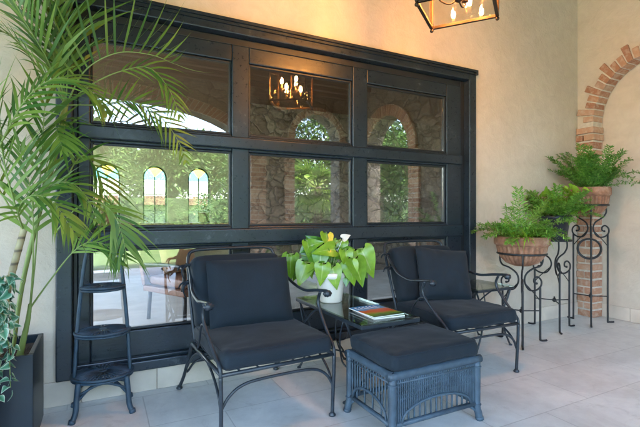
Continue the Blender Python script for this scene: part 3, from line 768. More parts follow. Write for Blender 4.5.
def frond(pts, L, Wd, n, droop=.5, ang=55, r=.006, rnd=random, roll=0, start=.18, lift=.25):
    """Pinnate palm leaf along a spine: returns (leaf mesh, spine mesh)."""
    sp = cr(pts, 12); lf = MB(); st = MB(); st.tube(sp, [r, r*.2], 6)
    cum = [0]
    for i in range(1, len(sp)): cum.append(cum[-1]+(sp[i]-sp[i-1]).length)
    tot = cum[-1]
    def at(t):
        s = t*tot
        for i in range(1, len(sp)):
            if cum[i] >= s:
                f = (s-cum[i-1])/max(1e-6, cum[i]-cum[i-1]); return sp[i-1].lerp(sp[i], f), (sp[i]-sp[i-1]).normalized()
        return sp[-1], (sp[-1]-sp[-2]).normalized()
    for i in range(n):
        t = start+(1-start)*(i+.5)/n; p, T = at(t)
        side = T.cross(Vector((0, 0, 1)))
        if side.length < .15: side = T.cross(Vector((.3, 1, 0)))
        side.normalize(); up = side.cross(T).normalized()
        if roll: 
            m = Matrix.Rotation(roll, 3, T); side = m @ side; up = m @ up
        env = math.sin(math.pi*min(1, .16+.84*(t-start)/(1-start)*.98+.02))**.55
        for s in (-1, 1):
            a = R(ang*(1-.45*t)+rnd.uniform(-7, 7))
            d = T*math.cos(a)+side*s*math.sin(a)+up*(lift+rnd.uniform(-.08, .08))
            leaflet(lf, p, d, up, L*env*rnd.uniform(.85, 1.1), Wd*rnd.uniform(.8, 1.15), droop*rnd.uniform(.6, 1.4), 5)
    leaflet(lf, sp[-1], (sp[-1]-sp[-3]), Vector((0, 0, 1)), L*.5, Wd, droop, 4)
    return lf, st

# ------------------------------------------------------------------ areca palm in its planter
def build_palm():
    rnd = random.Random(21)
    t = thing('potted_palm', 'tall feathery palm in a dark square planter left of the window', 'palm', (-.485, 2.595, 0))
    ox, oy = -.485, 2.595
    def Lc(p): return (p[0]-ox, p[1]-oy, p[2])
    mb = MB(); a = .205; th = .022
    for (x0, x1, y0, y1) in ((-a, a, -a, -a+th), (-a, a, a-th, a), (-a, -a+th, -a+th, a-th), (a-th, a, -a+th, a-th)): mb.box((x0, y0, .004), (x1, y1, .46))
    mb.box((-a+.03, -a+.03, 0), (a-.03, a-.03, .1)); mb.build('planter', 'planter', t, bevel=.004)
    mb = MB(); n = 14; vs = []; q = a-th-.001
    for i in range(n+1):
        for j in range(n+1):
            x, y = -q+2*q*i/n, -q+2*q*j/n; vs.append((x, y, .415+.012*noise.noise(Vector((x*20, y*20, 0)))))
    mb.add(vs, [(i*(n+1)+j, (i+1)*(n+1)+j, (i+1)*(n+1)+j+1, i*(n+1)+j+1) for i in range(n) for j in range(n)], True); mb.build('soil', 'soil', t)
    # canes
    def cane(pts, r0, r1, mat='cane'):
        mb = MB(); P = cr([Lc(p) for p in pts], 14); L = len(P)
        mb.tube(P, [(r0+(r1-r0)*i/(L-1))*(1.09 if i % 5 == 0 else 1) for i in range(L)], 12); mb.build('cane', mat, t)
    cane([(-.52, 2.50, .40), (-.43, 2.48, .60), (-.385, 2.47, .79), (-.355, 2.47, .92), (-.325, 2.47, 1.05)], .017, .014)
    cane([(-.40, 2.66, .40), (-.36, 2.67, .75), (-.28, 2.66, 1.15), (-.195, 2.65, 1.52), (-.165, 2.65, 1.72)], .009, .016, 'palm_stem')
    cane([(-.56, 2.52, .40), (-.62, 2.50, .85), (-.66, 2.46, 1.3)], .02, .016)
    cane([(-.355, 2.52, .40), (-.335, 2.51, .50), (-.315, 2.50, .60), (-.305, 2.495, .68)], .016, .008, 'palm_stem')
    A = (-.165, 2.65, 1.70); B = (-.33, 2.47, 1.04); C = (-.305, 2.495, .66); D = (-.66, 2.46, 1.3)
    F = []
    def f(pts, L=.36, W=.021, n=26, **k): F.append((pts, L, W, n, k))
    # from the tall cane: over the top left of the window
    f([A, (-.15, 2.60, 1.98), (-.17, 2.55, 2.28), (-.26, 2.45, 2.56)], .42, .024, 26, droop=.25, lift=.35)
    f([A, (-.07, 2.58, 1.88), (.08, 2.50, 1.97), (.24, 2.45, 1.97), (.36, 2.42, 1.93)], .44, .017, 19, droop=-.55, lift=.95, ang=64)
    f([A, (-.04, 2.62, 1.82), (.10, 2.58, 1.90), (.24, 2.55, 1.93), (.34, 2.52, 1.82), (.40, 2.50, 1.66)], .22, .016, 18, droop=.6, lift=.0, start=.4, roll=1.0)
    f([A, (.0, 2.65, 1.72), (.16, 2.66, 1.76), (.32, 2.66, 1.68), (.42, 2.66, 1.54), (.46, 2.66, 1.42)], .22, .017, 22, droop=.2, lift=.0, roll=1.25, ang=62)
    f([A, (-.24, 2.56, 1.90), (-.36, 2.48, 2.12), (-.46, 2.40, 2.40)], .42, .024, 26, droop=.35)
    f([(-.44, 2.36, 1.30), (-.373, 2.3, 1.465), (-.282, 2.3, 1.652), (-.166, 2.3, 1.745), (-.036, 2.3, 1.697), (.03, 2.3, 1.60)], .28, .021, 28, droop=.8, lift=-.05, start=.25, roll=.8)
    f([A, (-.27, 2.66, 1.95), (-.40, 2.66, 2.25), (-.6, 2.66, 2.5)], .42, .022, 24, droop=.4)
    f([A, (-.20, 2.60, 1.60), (-.20, 2.50, 1.56), (-.16, 2.40, 1.42)], .28, .020, 22, droop=.6, lift=.0, roll=.5)
    f([A, (-.28, 2.58, 1.86), (-.40, 2.5, 1.98), (-.52, 2.42, 1.92), (-.6, 2.38, 1.8)], .34, .023, 26, droop=.6, lift=.1, roll=-.6)
    f([A, (-.22, 2.62, 1.95), (-.30, 2.58, 2.15), (-.36, 2.54, 2.36)], .36, .023, 24, droop=.3, lift=.2, roll=.5)
    f([A, (-.19, 2.62, 1.98), (-.21, 2.56, 2.16), (-.16, 2.50, 2.34)], .34, .022, 22, droop=.3, lift=.2, roll=-.5)
    # from the ringed cane
    f([B, (-.378, 2.4, 1.274), (-.426, 2.4, 1.545), (-.50, 2.36, 1.75)], .38, .022, 22, droop=.45)
    f([B, (-.239, 2.45, 1.234), (-.135, 2.44, 1.272), (-.055, 2.43, 1.19), (-.02, 2.42, 1.08)], .20, .020, 22, droop=.6, lift=.0, roll=.9)
    f([B, (-.33, 2.34, 1.14), (-.27, 2.28, 1.20), (-.19, 2.26, 1.17), (-.10, 2.24, 1.02)], .25, .020, 24, droop=.6, lift=.05, roll=.8)
    f([B, (-.48, 2.5, 1.35), (-.56, 2.45, 1.6), (-.7, 2.38, 1.85)], .38, .022, 24, droop=.5)
    # young green stems rising from the planter
    f([C, (-.282, 2.5, .941), (-.257, 2.5, 1.433), (-.24, 2.48, 1.66), (-.20, 2.44, 1.80)], .32, .024, 16, droop=.3, start=.55)
    f([C, (-.215, 2.47, .80), (-.12, 2.45, .93), (-.05, 2.43, .975), (.03, 2.41, .955), (.09, 2.40, .86)], .22, .018, 16, droop=.5, start=.5, lift=.0, roll=1.0)
    f([(-.20, 2.44, 1.02), (-.11, 2.42, 1.14), (-.03, 2.41, 1.18), (.05, 2.40, 1.13), (.10, 2.39, 1.0), (.115, 2.385, .90)], .30, .023, 15, droop=.5, start=.5, lift=-.05, roll=1.1, ang=48)
    f([C, (-.29, 2.47, .9), (-.29, 2.42, 1.2), (-.33, 2.36, 1.42)], .30, .022, 16, droop=.5, start=.45)
    f([(-.22, 2.58, 1.15), (-.10, 2.62, 1.42), (-.02, 2.63, 1.36), (.02, 2.63, 1.20), (-.01, 2.62, 1.0)], .26, .021, 22, droop=.5, start=.3, roll=.9)
    # out to the left
    f([D, (-.72, 2.5, 1.65), (-.74, 2.52, 2.0), (-.66, 2.5, 2.3)], .4, .022, 20, droop=.4)
    f([D, (-.62, 2.40, 1.45), (-.52, 2.28, 1.5), (-.42, 2.16, 1.4)], .28, .018, 18, droop=.9)
    for pts, L, W, n, k in F:
        lf, st = frond([Lc(p) for p in pts], L, W*.86, int(n*.74), r=.0046, rnd=rnd, **k)
        o = lf.build('frond', 'palm', t, fix=False); st.build('petiole', 'palm_stem', o)
build_palm()

# ------------------------------------------------------------------ variegated plant at the picture's edge
def build_varieg():
    rnd = random.Random(5)
    t = thing('variegated_plant', 'bushy green and white leaved plant before the square planter', 'plant', (-.565, 2.16, 0))
    mb = MB(); mb.lathe([(.10, 0), (.135, .02), (.155, .30), (.17, .33), (.17, .36), (.15, .36), (.14, .33)], n=28); mb.build('pot', 'terracotta', t)
    lf = MB(); st = MB()
    for i in range(120):
        a = rnd.uniform(0, 6.283); rr = rnd.uniform(.08, .225); h0 = rnd.uniform(.55, 1.0)
        e = Vector((rr*math.cos(a), rr*math.sin(a), h0)); m = e*.6+Vector((0, 0, .22))
        drop = e+Vector((math.cos(a)*.015, math.sin(a)*.015, -rnd.uniform(.05, .25)))
        P = cr([(0, 0, .34), m, e, drop], 8); st.tube(P, [.0025, .0012], 5)
        for p in P[8:]:
            for k in range(2):
                d = Vector((rnd.uniform(-1, 1), rnd.uniform(-1, 1), rnd.uniform(-.8, .4))).normalized()
                q = p+d*rnd.uniform(.008, .025); nn = Vector((math.cos(a), math.sin(a), .5))+Vector((rnd.uniform(-.5, .5), rnd.uniform(-.5, .5), rnd.uniform(-.3, .5)))
                heart_leaf(lf, q, d+Vector((0, 0, -.4)), nn, rnd.uniform(.022, .042), rnd.uniform(.020, .036), uv=True, droop=rnd.uniform(0, .8))
    st.build('stem', 'palm_stem', t); lf.build('leaves', 'varieg', t, fix=False)
build_varieg()

# ------------------------------------------------------------------ tiered plant stand
def build_tiers():
    t = thing('plant_stand', 'navy three tier wicker plant stand with arched back beside the palm', 'plant stand', (.012, 2.735, 0))
    for sx in (-1, 1):
        for sy in (-1, 1):
            mb = MB(); fx, fy = sx*.132, sy*.105
            mb.tube(cr([(fx*.90, fy*.9, .205), (fx*.96, fy*.95, .12), (fx*1.0, fy*1.0, .05), (fx*1.12, fy*1.1, .006)], 5), .0145, 10)
            mb.tube([(fx*1.10, fy*1.09, .022), (fx*1.13, fy*1.11, .001)], .0175, 10); mb.build('leg', 'stand', t)
    mb = MB()
    mb.tube(cr([(-.125, -.1, .11), (-.05, -.03, .155), (.05, .03, .155), (.125, .1, .11)], 5), .008, 8); mb.tube(cr([(.125, -.1, .11), (.05, -.03, .17), (-.05, .03, .17), (-.125, .1, .11)], 5), .008, 8)
    mb.tube(cr([(.12, -.095, .14), (.135, 0, .185), (.12, .095, .14)], 5), .007, 8); mb.tube(cr([(-.12, -.095, .14), (0, -.115, .19), (.12, -.095, .14)], 5), .007, 8)
    mb.build('stretcher', 'stand', t)
    mb = MB(); mb.tube(cr([(-.142, -.02, .20), (-.128, -.012, .45), (-.108, -.005, .70), (-.088, 0, .86), (-.055, 0, .965), (0, 0, 1.0), (.055, 0, .965), (.088, 0, .86), (.108, -.005, .70), (.128, -.012, .45), (.142, -.02, .20)], 7), .0105, 10)
    mb.build('arched_frame', 'stand', t)
    for (z, r, ry) in ((.212, .158, .135), (.452, .140, .115), (.705, .112, .095)):
        mb = MB(); ring = [(r*math.cos(a*math.pi/16), ry*math.sin(a*math.pi/16), z) for a in range(32)]
        mb.tube(ring, .0085, 8, True)
        mb.tube([(p[0]*.985, p[1]*.985, z-.015) for p in ring], .0065, 6, True)
        for k in range(22):
            a = k*2*math.pi/22
            for da in (-.05, .05): mb.tube([(.018*math.cos(a), .018*math.sin(a), z+.006), (r*.55*math.cos(a+da*.8), ry*.55*math.sin(a+da*.8), z+.0095), (r*math.cos(a+da*1.6), ry*math.sin(a+da*1.6), z+.002)], .0052, 5)
        for q in (.25, .5, .75): mb.tube([(p[0]*q, p[1]*q, z+.003) for p in ring], .004, 5, True)
        mb.lathe([(.001, .004), (.022, .005), (.02, .012), (.001, .014)], (0, 0, z), 12)
        mb.lathe([(.001, -.004), (.96, -.004), (.96, -.001), (.001, -.001)], (0, 0, z), 32, mod=None) if False else None
        mb.build('shelf', 'stand', t)
build_tiers()

# ------------------------------------------------------------------ wrought iron plant stands
def build_stand(label, loc, Rr, Zr, rl, a0, hoop=None):
    t = thing('iron_plant_stand', label, 'plant stand', loc, group='wrought iron plant stands along the wall')
    mb = MB()
    mb.tube([(Rr*math.cos(k*math.pi/18), Rr*math.sin(k*math.pi/18), Zr) for k in range(36)], .009, 8, True)
    mb.build('ring', 'iron2', t)
    for k in range(3):
        a = a0+k*2*math.pi/3; c, s = math.cos(a), math.sin(a)
        def P(q, z): return (q*c, q*s, z)
        mb = MB()
        mb.tube(cr([P(rl, Zr-.30), P(rl, Zr*.5), P(rl, .05), P(rl+.008, .012), P(rl+.05, .008), P(rl+.062, .012)], 5), .009)
        mb.build('leg', 'iron2', t)
        mb = MB()
        mb.tube(cr([P(Rr, Zr), P(Rr+.004, Zr-.07), P(Rr-.02, Zr-.115), P(.11, Zr-.135), P(.045, Zr-.18), P(.028, Zr-.245), P(.065, Zr-.315), P(.125, Zr-.328), P(rl+.002, Zr-.295), P(rl+.01, Zr-.245), P(rl-.022, Zr-.21), P(rl-.055, Zr-.222), P(rl-.058, Zr-.255), P(rl-.035, Zr-.268)], 6), .0078)
        mb.ball(P(rl-.035, Zr-.266), .011, 6); mb.build('scroll', 'iron2', t)
        mb = MB(); mb.tube([P(rl, .27), P(.0, .275)], .0055, 6)
        mb.build('tie_bar', 'iron2', t); mb = MB(); mb.tube(cr([P(rl, Zr-.42), P(rl-.05, Zr-.36), P(.03, Zr-.26)], 5), .0045, 6); mb.build('brace', 'iron2', t)
    mb = MB(); mb.ball((0, 0, .275), .02); mb.ball((0, 0, .302), .009, 6); mb.build('finial', 'iron2', t)
    if hoop:
        mb = MB(); n = Vector((.857, .516, 0)); sd = Vector((-.516, .857, 0)); c0 = Vector(hoop)
        for rr, off in ((.102, 0), (.094, .022)): mb.tube([c0+n*off+sd*rr*math.cos(k*math.pi/16)+Vector((0, 0, rr*math.sin(k*math.pi/16))) for k in range(32)], .0068, 8, True)
        mb.build('hoop', 'iron2', t)
    return t
sA = (3.255, 2.50, 0); sB = (3.945, 2.665, 0); sC = (4.475, 2.63, 0)
build_stand('wrought iron scroll stand carrying the larger low terracotta bowl', sA, .195, .775, .175, R(-20))
build_stand('middle wrought iron scroll stand carrying the dark pot', sB, .15, .86, .18, R(-12))
build_stand('tallest wrought iron scroll stand by the brick pillar', sC, .156, 1.205, .175, R(-28), (-.165, -.085, .77))

def bowl(t, rad, H, foot=.0):
    fl = lambda a, z: 1-(.10*(1-abs(math.sin(a*13)))**1.3 if .05*H < z < .655*H else 0)
    prof = [(.30*rad, 0), (.42*rad, .01), (.60*rad, .10*H), (.78*rad, .26*H), (.90*rad, .45*H), (.945*rad, .64*H), (.95*rad, .69*H), (1.0*rad, .71*H), (1.03*rad, .76*H), (1.03*rad, .95*H), (1.0*rad, H), (.93*rad, H), (.90*rad, .92*H), (.88*rad, .8*H), (.5*rad, .78*H)]
    fine = []
    for i in range(len(prof)-1):
        for k in range(4): fine.append(tuple(prof[i][j]+(prof[i+1][j]-prof[i][j])*k/4 for j in (0, 1)))
    fine.append(prof[-1])
    mb = MB(); mb.lathe(fine, n=208, mod=fl); mb.build('bowl', 'terracotta', t)
    mb = MB(); mb.lathe([(.02, .80*H), (.86*rad, .82*H), (.87*rad, .84*H), (.3*rad, .88*H), (.01, .89*H)], n=24); mb.build('soil', 'soil', t)
def plume(lf, st, base, d, L, droop, dens=60, leafL=.035, Wd=.004, rnd=random, spread=1.0):
    """Feathery arching stem with short side twigs of fine leaves."""
    p = Vector(base); d = Vector(d).normalized(); pts = [p.copy()]; n = 12
    for i in range(n):
        p = p+d*(L/n); d = (d+Vector((0, 0, -droop/n))+Vector((rnd.uniform(-.05, .05), rnd.uniform(-.05, .05), 0))).normalized(); pts.append(p.copy())
    st.tube(pts, [.0022, .0007], 4, cap=False)
    for i in range(dens):
        t = .15+.85*i/dens; k = min(n-1, int(t*n)); q = pts[k].lerp(pts[k+1], t*n-k); T = (pts[k+1]-pts[k]).normalized()
        side = T.cross(Vector((0, 0, 1))); side = side.normalized() if side.length > .1 else Vector((1, 0, 0)); up = side.cross(T)
        s = 1 if i % 2 else -1
        tw = (T*.7+side*s*1.0*spread+up*rnd.uniform(-.3, .5)).normalized(); LL = leafL*(1.8*(1-t*.75))*rnd.uniform(.8, 1.2)
        for m in range(4):
            b = q+tw*LL*(m/3.0)
            dd = tw+Vector((rnd.uniform(-.9, .9), rnd.uniform(-.9, .9), rnd.uniform(-.5, .6)))
            leaflet(lf, b, dd, up, leafL*.62*rnd.uniform(.7, 1.2), Wd, .1, 2)
def build_bowl1():
    rnd = random.Random(11)
    t = thing('potted_plant', 'wide fluted terracotta bowl of mixed ferns on the lowest scroll stand', 'potted plant', (sA[0], sA[1], .668), group='potted plants on the scroll stands')
    bowl(t, .218, .255)
    st = MB(); lf = MB()
    for i in range(26):
        a = rnd.uniform(0, 6.283); e = rnd.uniform(.5, 1.6)
        plume(lf, st, (.10*math.cos(a), .08*math.sin(a), .22), (math.cos(a), math.sin(a), e), rnd.uniform(.22, .36), rnd.uniform(.7, 1.6), 46, .05, .012, rnd)
    for (dx, dy, dz, L, dr) in ((-.75, -.3, 1.7, .40, 1.3), (-.35, -.2, 2.4, .46, 1.4), (.4, -.2, 1.6, .40, 1.2), (.7, .1, 1.4, .40, 1.2), (-1, -.1, .7, .34, 1.0)):
        plume(lf, st, (dx*.08, dy*.06, .22), (dx, dy, dz), L, dr, 44, .06, .010, rnd, .9)
    lf.build('fern', 'fern', t, fix=False); st.build('stem', 'palm_stem', t)
    sp = MB()   # light spidery tufts spilling over the rim
    for (cx, cy, n, L) in ((-.10, -.13, 44, .20), (.10, -.12, 40, .18), (.0, -.06, 40, .26), (-.15, -.03, 26, .21), (.15, -.05, 24, .19), (.0, .08, 24, .3)):
        for i in range(n):
            a = rnd.uniform(0, 6.283); d = Vector((math.cos(a), math.sin(a)*.8-.2, rnd.uniform(.2, 1.3)))
            leaflet(sp, Vector((cx, cy, .225)), d, Vector((0, 0, 1)), L*rnd.uniform(.6, 1.2), rnd.uniform(.015, .026), rnd.uniform(.8, 2.2), 5)
    sp.build('spider_tuft', 'lime', t, fix=False)
build_bowl1()
def build_dark_pot():
    rnd = random.Random(13)
    t = thing('potted_plant', 'dark round pot of bright green leaves on the middle scroll stand', 'potted plant', (sB[0], sB[1], .862), group='potted plants on the scroll stands')
    mb = MB(); mb.lathe([(.02, 0), (.10, 0), (.108, .02), (.135, .20), (.15, .21), (.15, .24), (.138, .24), (.13, .20), (.05, .19)], n=36); mb.build('pot', 'plastic', t)
    mb = MB(); mb.lathe([(.005, .20), (.125, .20), (.125, .205), (.005, .21)], n=20); mb.build('soil', 'soil', t)
    st = MB(); lf = MB(); lm = MB()
    for i in range(34):
        a = rnd.uniform(0, 6.283)
        plume(lf, st, (.05*math.cos(a), .05*math.sin(a), .20), (math.cos(a), math.sin(a)-.15, rnd.uniform(.5, 2.2)), rnd.uniform(.22, .42), rnd.uniform(.5, 1.6), 38, .056, .014, rnd)
    for i in range(80):
        a = rnd.uniform(0, 6.283); rr = rnd.uniform(.02, .20); z = rnd.uniform(.26, .52)
        p = Vector((rr*math.cos(a)+.05, rr*math.sin(a)-.05, z)); st.tube(cr([(0, 0, .2), (p.x*.5, p.y*.5, z*.8), p], 5), .0018, 4)
        heart_leaf(lm, p, Vector((math.cos(a), math.sin(a)-.6, rnd.uniform(-.9, .2))), Vector((rnd.uniform(-.4, .4), -.8, rnd.uniform(.3, 1))), rnd.uniform(.05, .085), rnd.uniform(.045, .07))
    lf.build('fern', 'fern', t, fix=False); lm.build('leaves', 'lime', t, fix=False); st.build('stem', 'palm_stem', t)
build_dark_pot()
def build_bowl2():
    rnd = random.Random(17)
    t = thing('potted_plant', 'small fluted terracotta bowl of feathery asparagus fern on the tallest scroll stand', 'potted plant', (sC[0], sC[1], 1.10), group='potted plants on the scroll stands')
    bowl(t, .176, .285)
    st = MB(); lf = MB()
    for i in range(44):
        a = rnd.uniform(0, 6.283); sx = math.cos(a)
        if sx > .2 and i % 2: a = math.pi-a
        e = rnd.uniform(.15, 1.0)
        Lm = .40 if math.cos(a) < .3 else .22
        plume(lf, st, (.07*math.cos(a), .06*math.sin(a), .245), (math.cos(a), math.sin(a)-.1, e*2+.7), rnd.uniform(.65, 1.3)*Lm, rnd.uniform(.3, 1.1), 46, .05, .0115, rnd)
    for (dx, dy, dz, L, dr) in ((-.5, -.4, 2.2, .42, 1.5), (.12, -.9, .9, .42, 1.2), (.1, -1, .5, .46, .9), (-.9, -.2, .5, .42, .6), (-.1, -.9, 1.2, .40, 1.7)):
        plume(lf, st, (dx*.05, dy*.05, .245), (dx, dy, dz), L*1.15, dr, 48, .054, .0115, rnd)
    lf.build('fern', 'fern_dark', t, fix=False); st.build('stem', 'palm_stem', t)
build_bowl2()

# ------------------------------------------------------------------ anthurium in its white pot
def build_anthurium():
    rnd = random.Random(9)
    t = thing('potted_anthurium', 'heart leaved green plant in a cream ceramic pot on the glass table', 'potted plant', (1.425, 2.61, .5105))
    mb = MB(); mb.lathe([(.02, 0), (.072, 0), (.078, .008), (.092, .11), (.100, .165), (.104, .168), (.107, .175), (.107, .198), (.103, .204), (.095, .204), (.093, .18), (.03, .17)], n=44); mb.build('pot', 'ceramic', t)
    mb = MB(); mb.lathe([(.004, .178), (.0925, .178), (.0925, .183), (.004, .188)], n=24); mb.build('soil', 'soil', t)
    # leaf: x (right of view), depth, height, size, lean of the tip to the right
    V = [(-.275, .02, .32, .15, -.15), (-.17, -.05, .27, .15, -.35), (-.15, .06, .36, .14, -.1), (-.065, -.03, .36, .145, -.15), (-.03, .04, .47, .115, .15), (.01, -.08, .25, .14, .2),
         (-.055, -.09, .27, .13, -.1), (.03, .02, .37, .12, -.3), (.07, .05, .42, .13, .0), (.10, -.05, .36, .12, .15), (.125, -.07, .28, .14, .15), (.16, -.06, .30, .18, .3), (.215, .0, .36, .185, .5), (.105, -.02, .25, .13, .0),
         (-.10, .10, .33, .12, -.2), (.12, .12, .35, .12, .3), (.0, .12, .36, .13, 0), (-.21, .1, .25, .12, -.5), (.2, .11, .26, .12, .6)]
    V += [(rnd.uniform(-.17, .17), rnd.uniform(-.06, .14), rnd.uniform(.27, .43), rnd.uniform(.10, .14), rnd.uniform(-.7, .7)) for _ in range(13)]
    lf = MB(); st = MB(); rt = Vector((.889, -.457, 0)); fw = Vector((.457, .889, 0))
    for i, (x, dpt, z, L, lean) in enumerate(V):
        L *= 1.1; p = rt*x+fw*dpt+Vector((0, 0, z-.005)); m = rt*x*.35+fw*dpt*.4+Vector((0, 0, .2+(z-.2)*.75))
        st.tube(cr([(rnd.uniform(-.03, .03), rnd.uniform(-.03, .03), .18), m, p+Vector((0, 0, .012)), p], 6), .0032, 6)
        up = 1 if i == 4 else -1
        d = rt*lean+Vector((0, 0, -1 if i < 19 else rnd.uniform(-.6, .6)))-fw*(.35 if i != 4 else .1)
        if i == 4: d = rt*.1+Vector((0, 0, -.9))-fw*.6
        heart_leaf(lf, p, d, -fw+rt*rnd.uniform(-.45, .45)+Vector((0, 0, rnd.uniform(.25, .75))), L*1.0, L*.58, droop=rnd.uniform(.02, .45), uv=True)
    lf.build('leaves', 'heart', t, fix=False); st.build('stem', 'palm_stem', t)
    fl = MB(); c = rt*.085+fw*.0+Vector((0, 0, .435)); heart_leaf(fl, c, rt*.6+Vector((0, 0, .35)), -fw+Vector((0, 0, .7)), .06, .045)
    fl.tube(cr([(0, 0, .2), rt*.04+Vector((0, 0, .33)), c], 5), .0022, 5); fl.build('flower', 'spathe', t, fix=False)
build_anthurium()

# ------------------------------------------------------------------ hanging lantern
def build_lantern():
    cx, cy, zb = 1.79, 1.78, 2.27
    t = thing('hanging_lantern', 'square bronze lantern with lit candle bulbs hanging before the window', 'lantern', (cx, cy, zb), R(-54))
    a = .189; Hh = .40; th = .009
    mb = MB()
    for sx in (-1, 1):
        for sy in (-1, 1):
            mb.box((sx*a-th, sy*a-th, 0), (sx*a+th, sy*a+th, Hh))
            mb.ball((sx*a, sy*a, -.016), .0115, 8); mb.tube([(sx*a, sy*a, -.012), (sx*a, sy*a, .004)], .006, 6)
    for z in (0, Hh):
        for s in (-1, 1):
            mb.box((-a+th, s*a-th, z-th), (a-th, s*a+th, z+th)); mb.box((s*a-th, -a+th, z-th), (s*a+th, a-th, z+th))
    mb.build('frame', 'bronze', t, bevel=.002)
    mb = MB()
    for sx in (-1, 1):
        for sy in (-1, 1): mb.tube(cr([(sx*a, sy*a, Hh), (sx*a*.55, sy*a*.55, Hh+.06), (sx*.03, sy*.03, Hh+.20)], 6), .008, 8)
    mb.lathe([(.01, .17), (.05, .18), (.05, .20), (.02, .23), (.012, .26)], (0, 0, Hh), 16); mb.build('crown', 'bronze', t)
    mb = MB(); z = Hh+.255; k = 0
    while z+zb < ZC-.04:
        r = .017; pts = [((r*math.cos(q*math.pi/6)*.6, 0, z+.022+.022*math.sin(q*math.pi/6)) if k % 2 == 0 else (0, r*math.cos(q*math.pi/6)*.6, z+.022+.022*math.sin(q*math.pi/6))) for q in range(12)]
        mb.tube(pts, .0032, 5, True); z += .036; k += 1
    mb.lathe([(.012, -.05), (.06, -.035), (.065, -.004), (.06, -.003)], (0, 0, ZC-zb), 20); mb.build('chain', 'bronze', t)
    for s in (-1, 1):
        for ax in (0, 1):
            g = MB()
            if ax: g.box((-a+th, s*a-.0015, th), (a-th, s*a+.0015, Hh-th))
            else: g.box((s*a-.0015, -a+th, th), (s*a+.0015, a-th, Hh-th))
            g.build('glass_panel', 'lamp_glass', t)
    mb = MB(); mb.tube([(0, 0, .05), (0, 0, Hh+.2)], .007, 8); mb.lathe([(.002, .035), (.02, .045), (.02, .06), (.008, .075)], n=14)
    for k in range(6):
        q = k*math.pi/3+.3; c, s = math.cos(q), math.sin(q); rr = .10; zz = .075 if k % 2 else .16
        mb.tube(cr([(0, 0, zz-.02), (rr*.5*c, rr*.5*s, zz-.045), (rr*c, rr*s, zz-.02), (rr*c, rr*s, zz)], 5), .0045, 6)
        mb.lathe([(.004, 0), (.02, .003), (.018, .009), (.010, .010)], (rr*c, rr*s, zz), 12)
    mb.build('candle_arms', 'bronze', t)
    for k in range(6):
        q = k*math.pi/3+.3; c, s = math.cos(q), math.sin(q); rr = .10; zz = .075 if k % 2 else .16
        b = MB(); b.lathe([(.0095, .010), (.0095, .055), (.004, .056)], (rr*c, rr*s, zz), 12); sl = b.build('candle', 'candle', t)
        b = MB(); b.lathe([(.004, .055), (.011, .065), (.0155, .080), (.013, .098), (.006, .115), (.001, .124)], (rr*c, rr*s, zz), 14); b.build('bulb', 'bulb', sl)
build_lantern()

# ------------------------------------------------------------------ room behind the glass
def arched_window(k, label):
    x = .12+.95*k
    t = thing('arched_window', label, 'window', (x, 10.1, 0), group='stained glass windows of the room behind the glass')
    w_, zs, z0 = .248, 1.92, .802
    mb = MB(); cv = arch_curve(-w_, w_, zs, .248, 16); ci = arch_curve(-w_+.03, w_-.03, zs, .218, 16)
    for i in range(16): mb.prism([cv[i], cv[i+1], ci[i+1], ci[i]], 'y', -.03, .03)
    mb.prism([(-w_, z0), (-w_+.03, z0), (-w_+.03, zs), (-w_, zs)], 'y', -.03, .03); mb.prism([(w_-.03, z0), (w_, z0), (w_, zs), (w_-.03, zs)], 'y', -.03, .03)
    mb.box((-w_+.03, -.03, z0), (w_-.03, .03, z0+.03)); mb.box((-.009, -.012, z0+.03), (.009, .012, zs+.02))
    for z in (1.18, 1.55): mb.box((-w_+.03, -.012, z-.007), (w_-.03, .012, z+.007))
    mb.build('frame', 'paint2', t)
    p = MB(); p.box((-w_+.031, -.003, z0+.031), (w_-.031, .003, 1.85)); p.build('clear_pane', 'clear', t)
    p = MB(); p.box((-w_+.031, -.003, 1.855), (w_-.031, .003, zs)); 
    cu = [q for q in ci if q[1] >= zs-.001]
    n = len(cu)
    for i in range(n-1):
        if not (.3 < i/(n-1) < .7): p.prism([(0, zs+.0), cu[i], cu[i+1]], 'y', -.003, .003)
    p.build('blue_pane', 'blue_glass', t)
    p = MB()
    for i in range(n-1):
        if .3 < i/(n-1) < .7: p.prism([(0, zs+.0), cu[i], cu[i+1]], 'y', -.0032, .0032)
    p.build('amber_pane', 'amber', t); return t
for k in (-1, 0, 1, 2): arched_window(k, 'arched window with amber and blue stained glass top in the interior back wall')
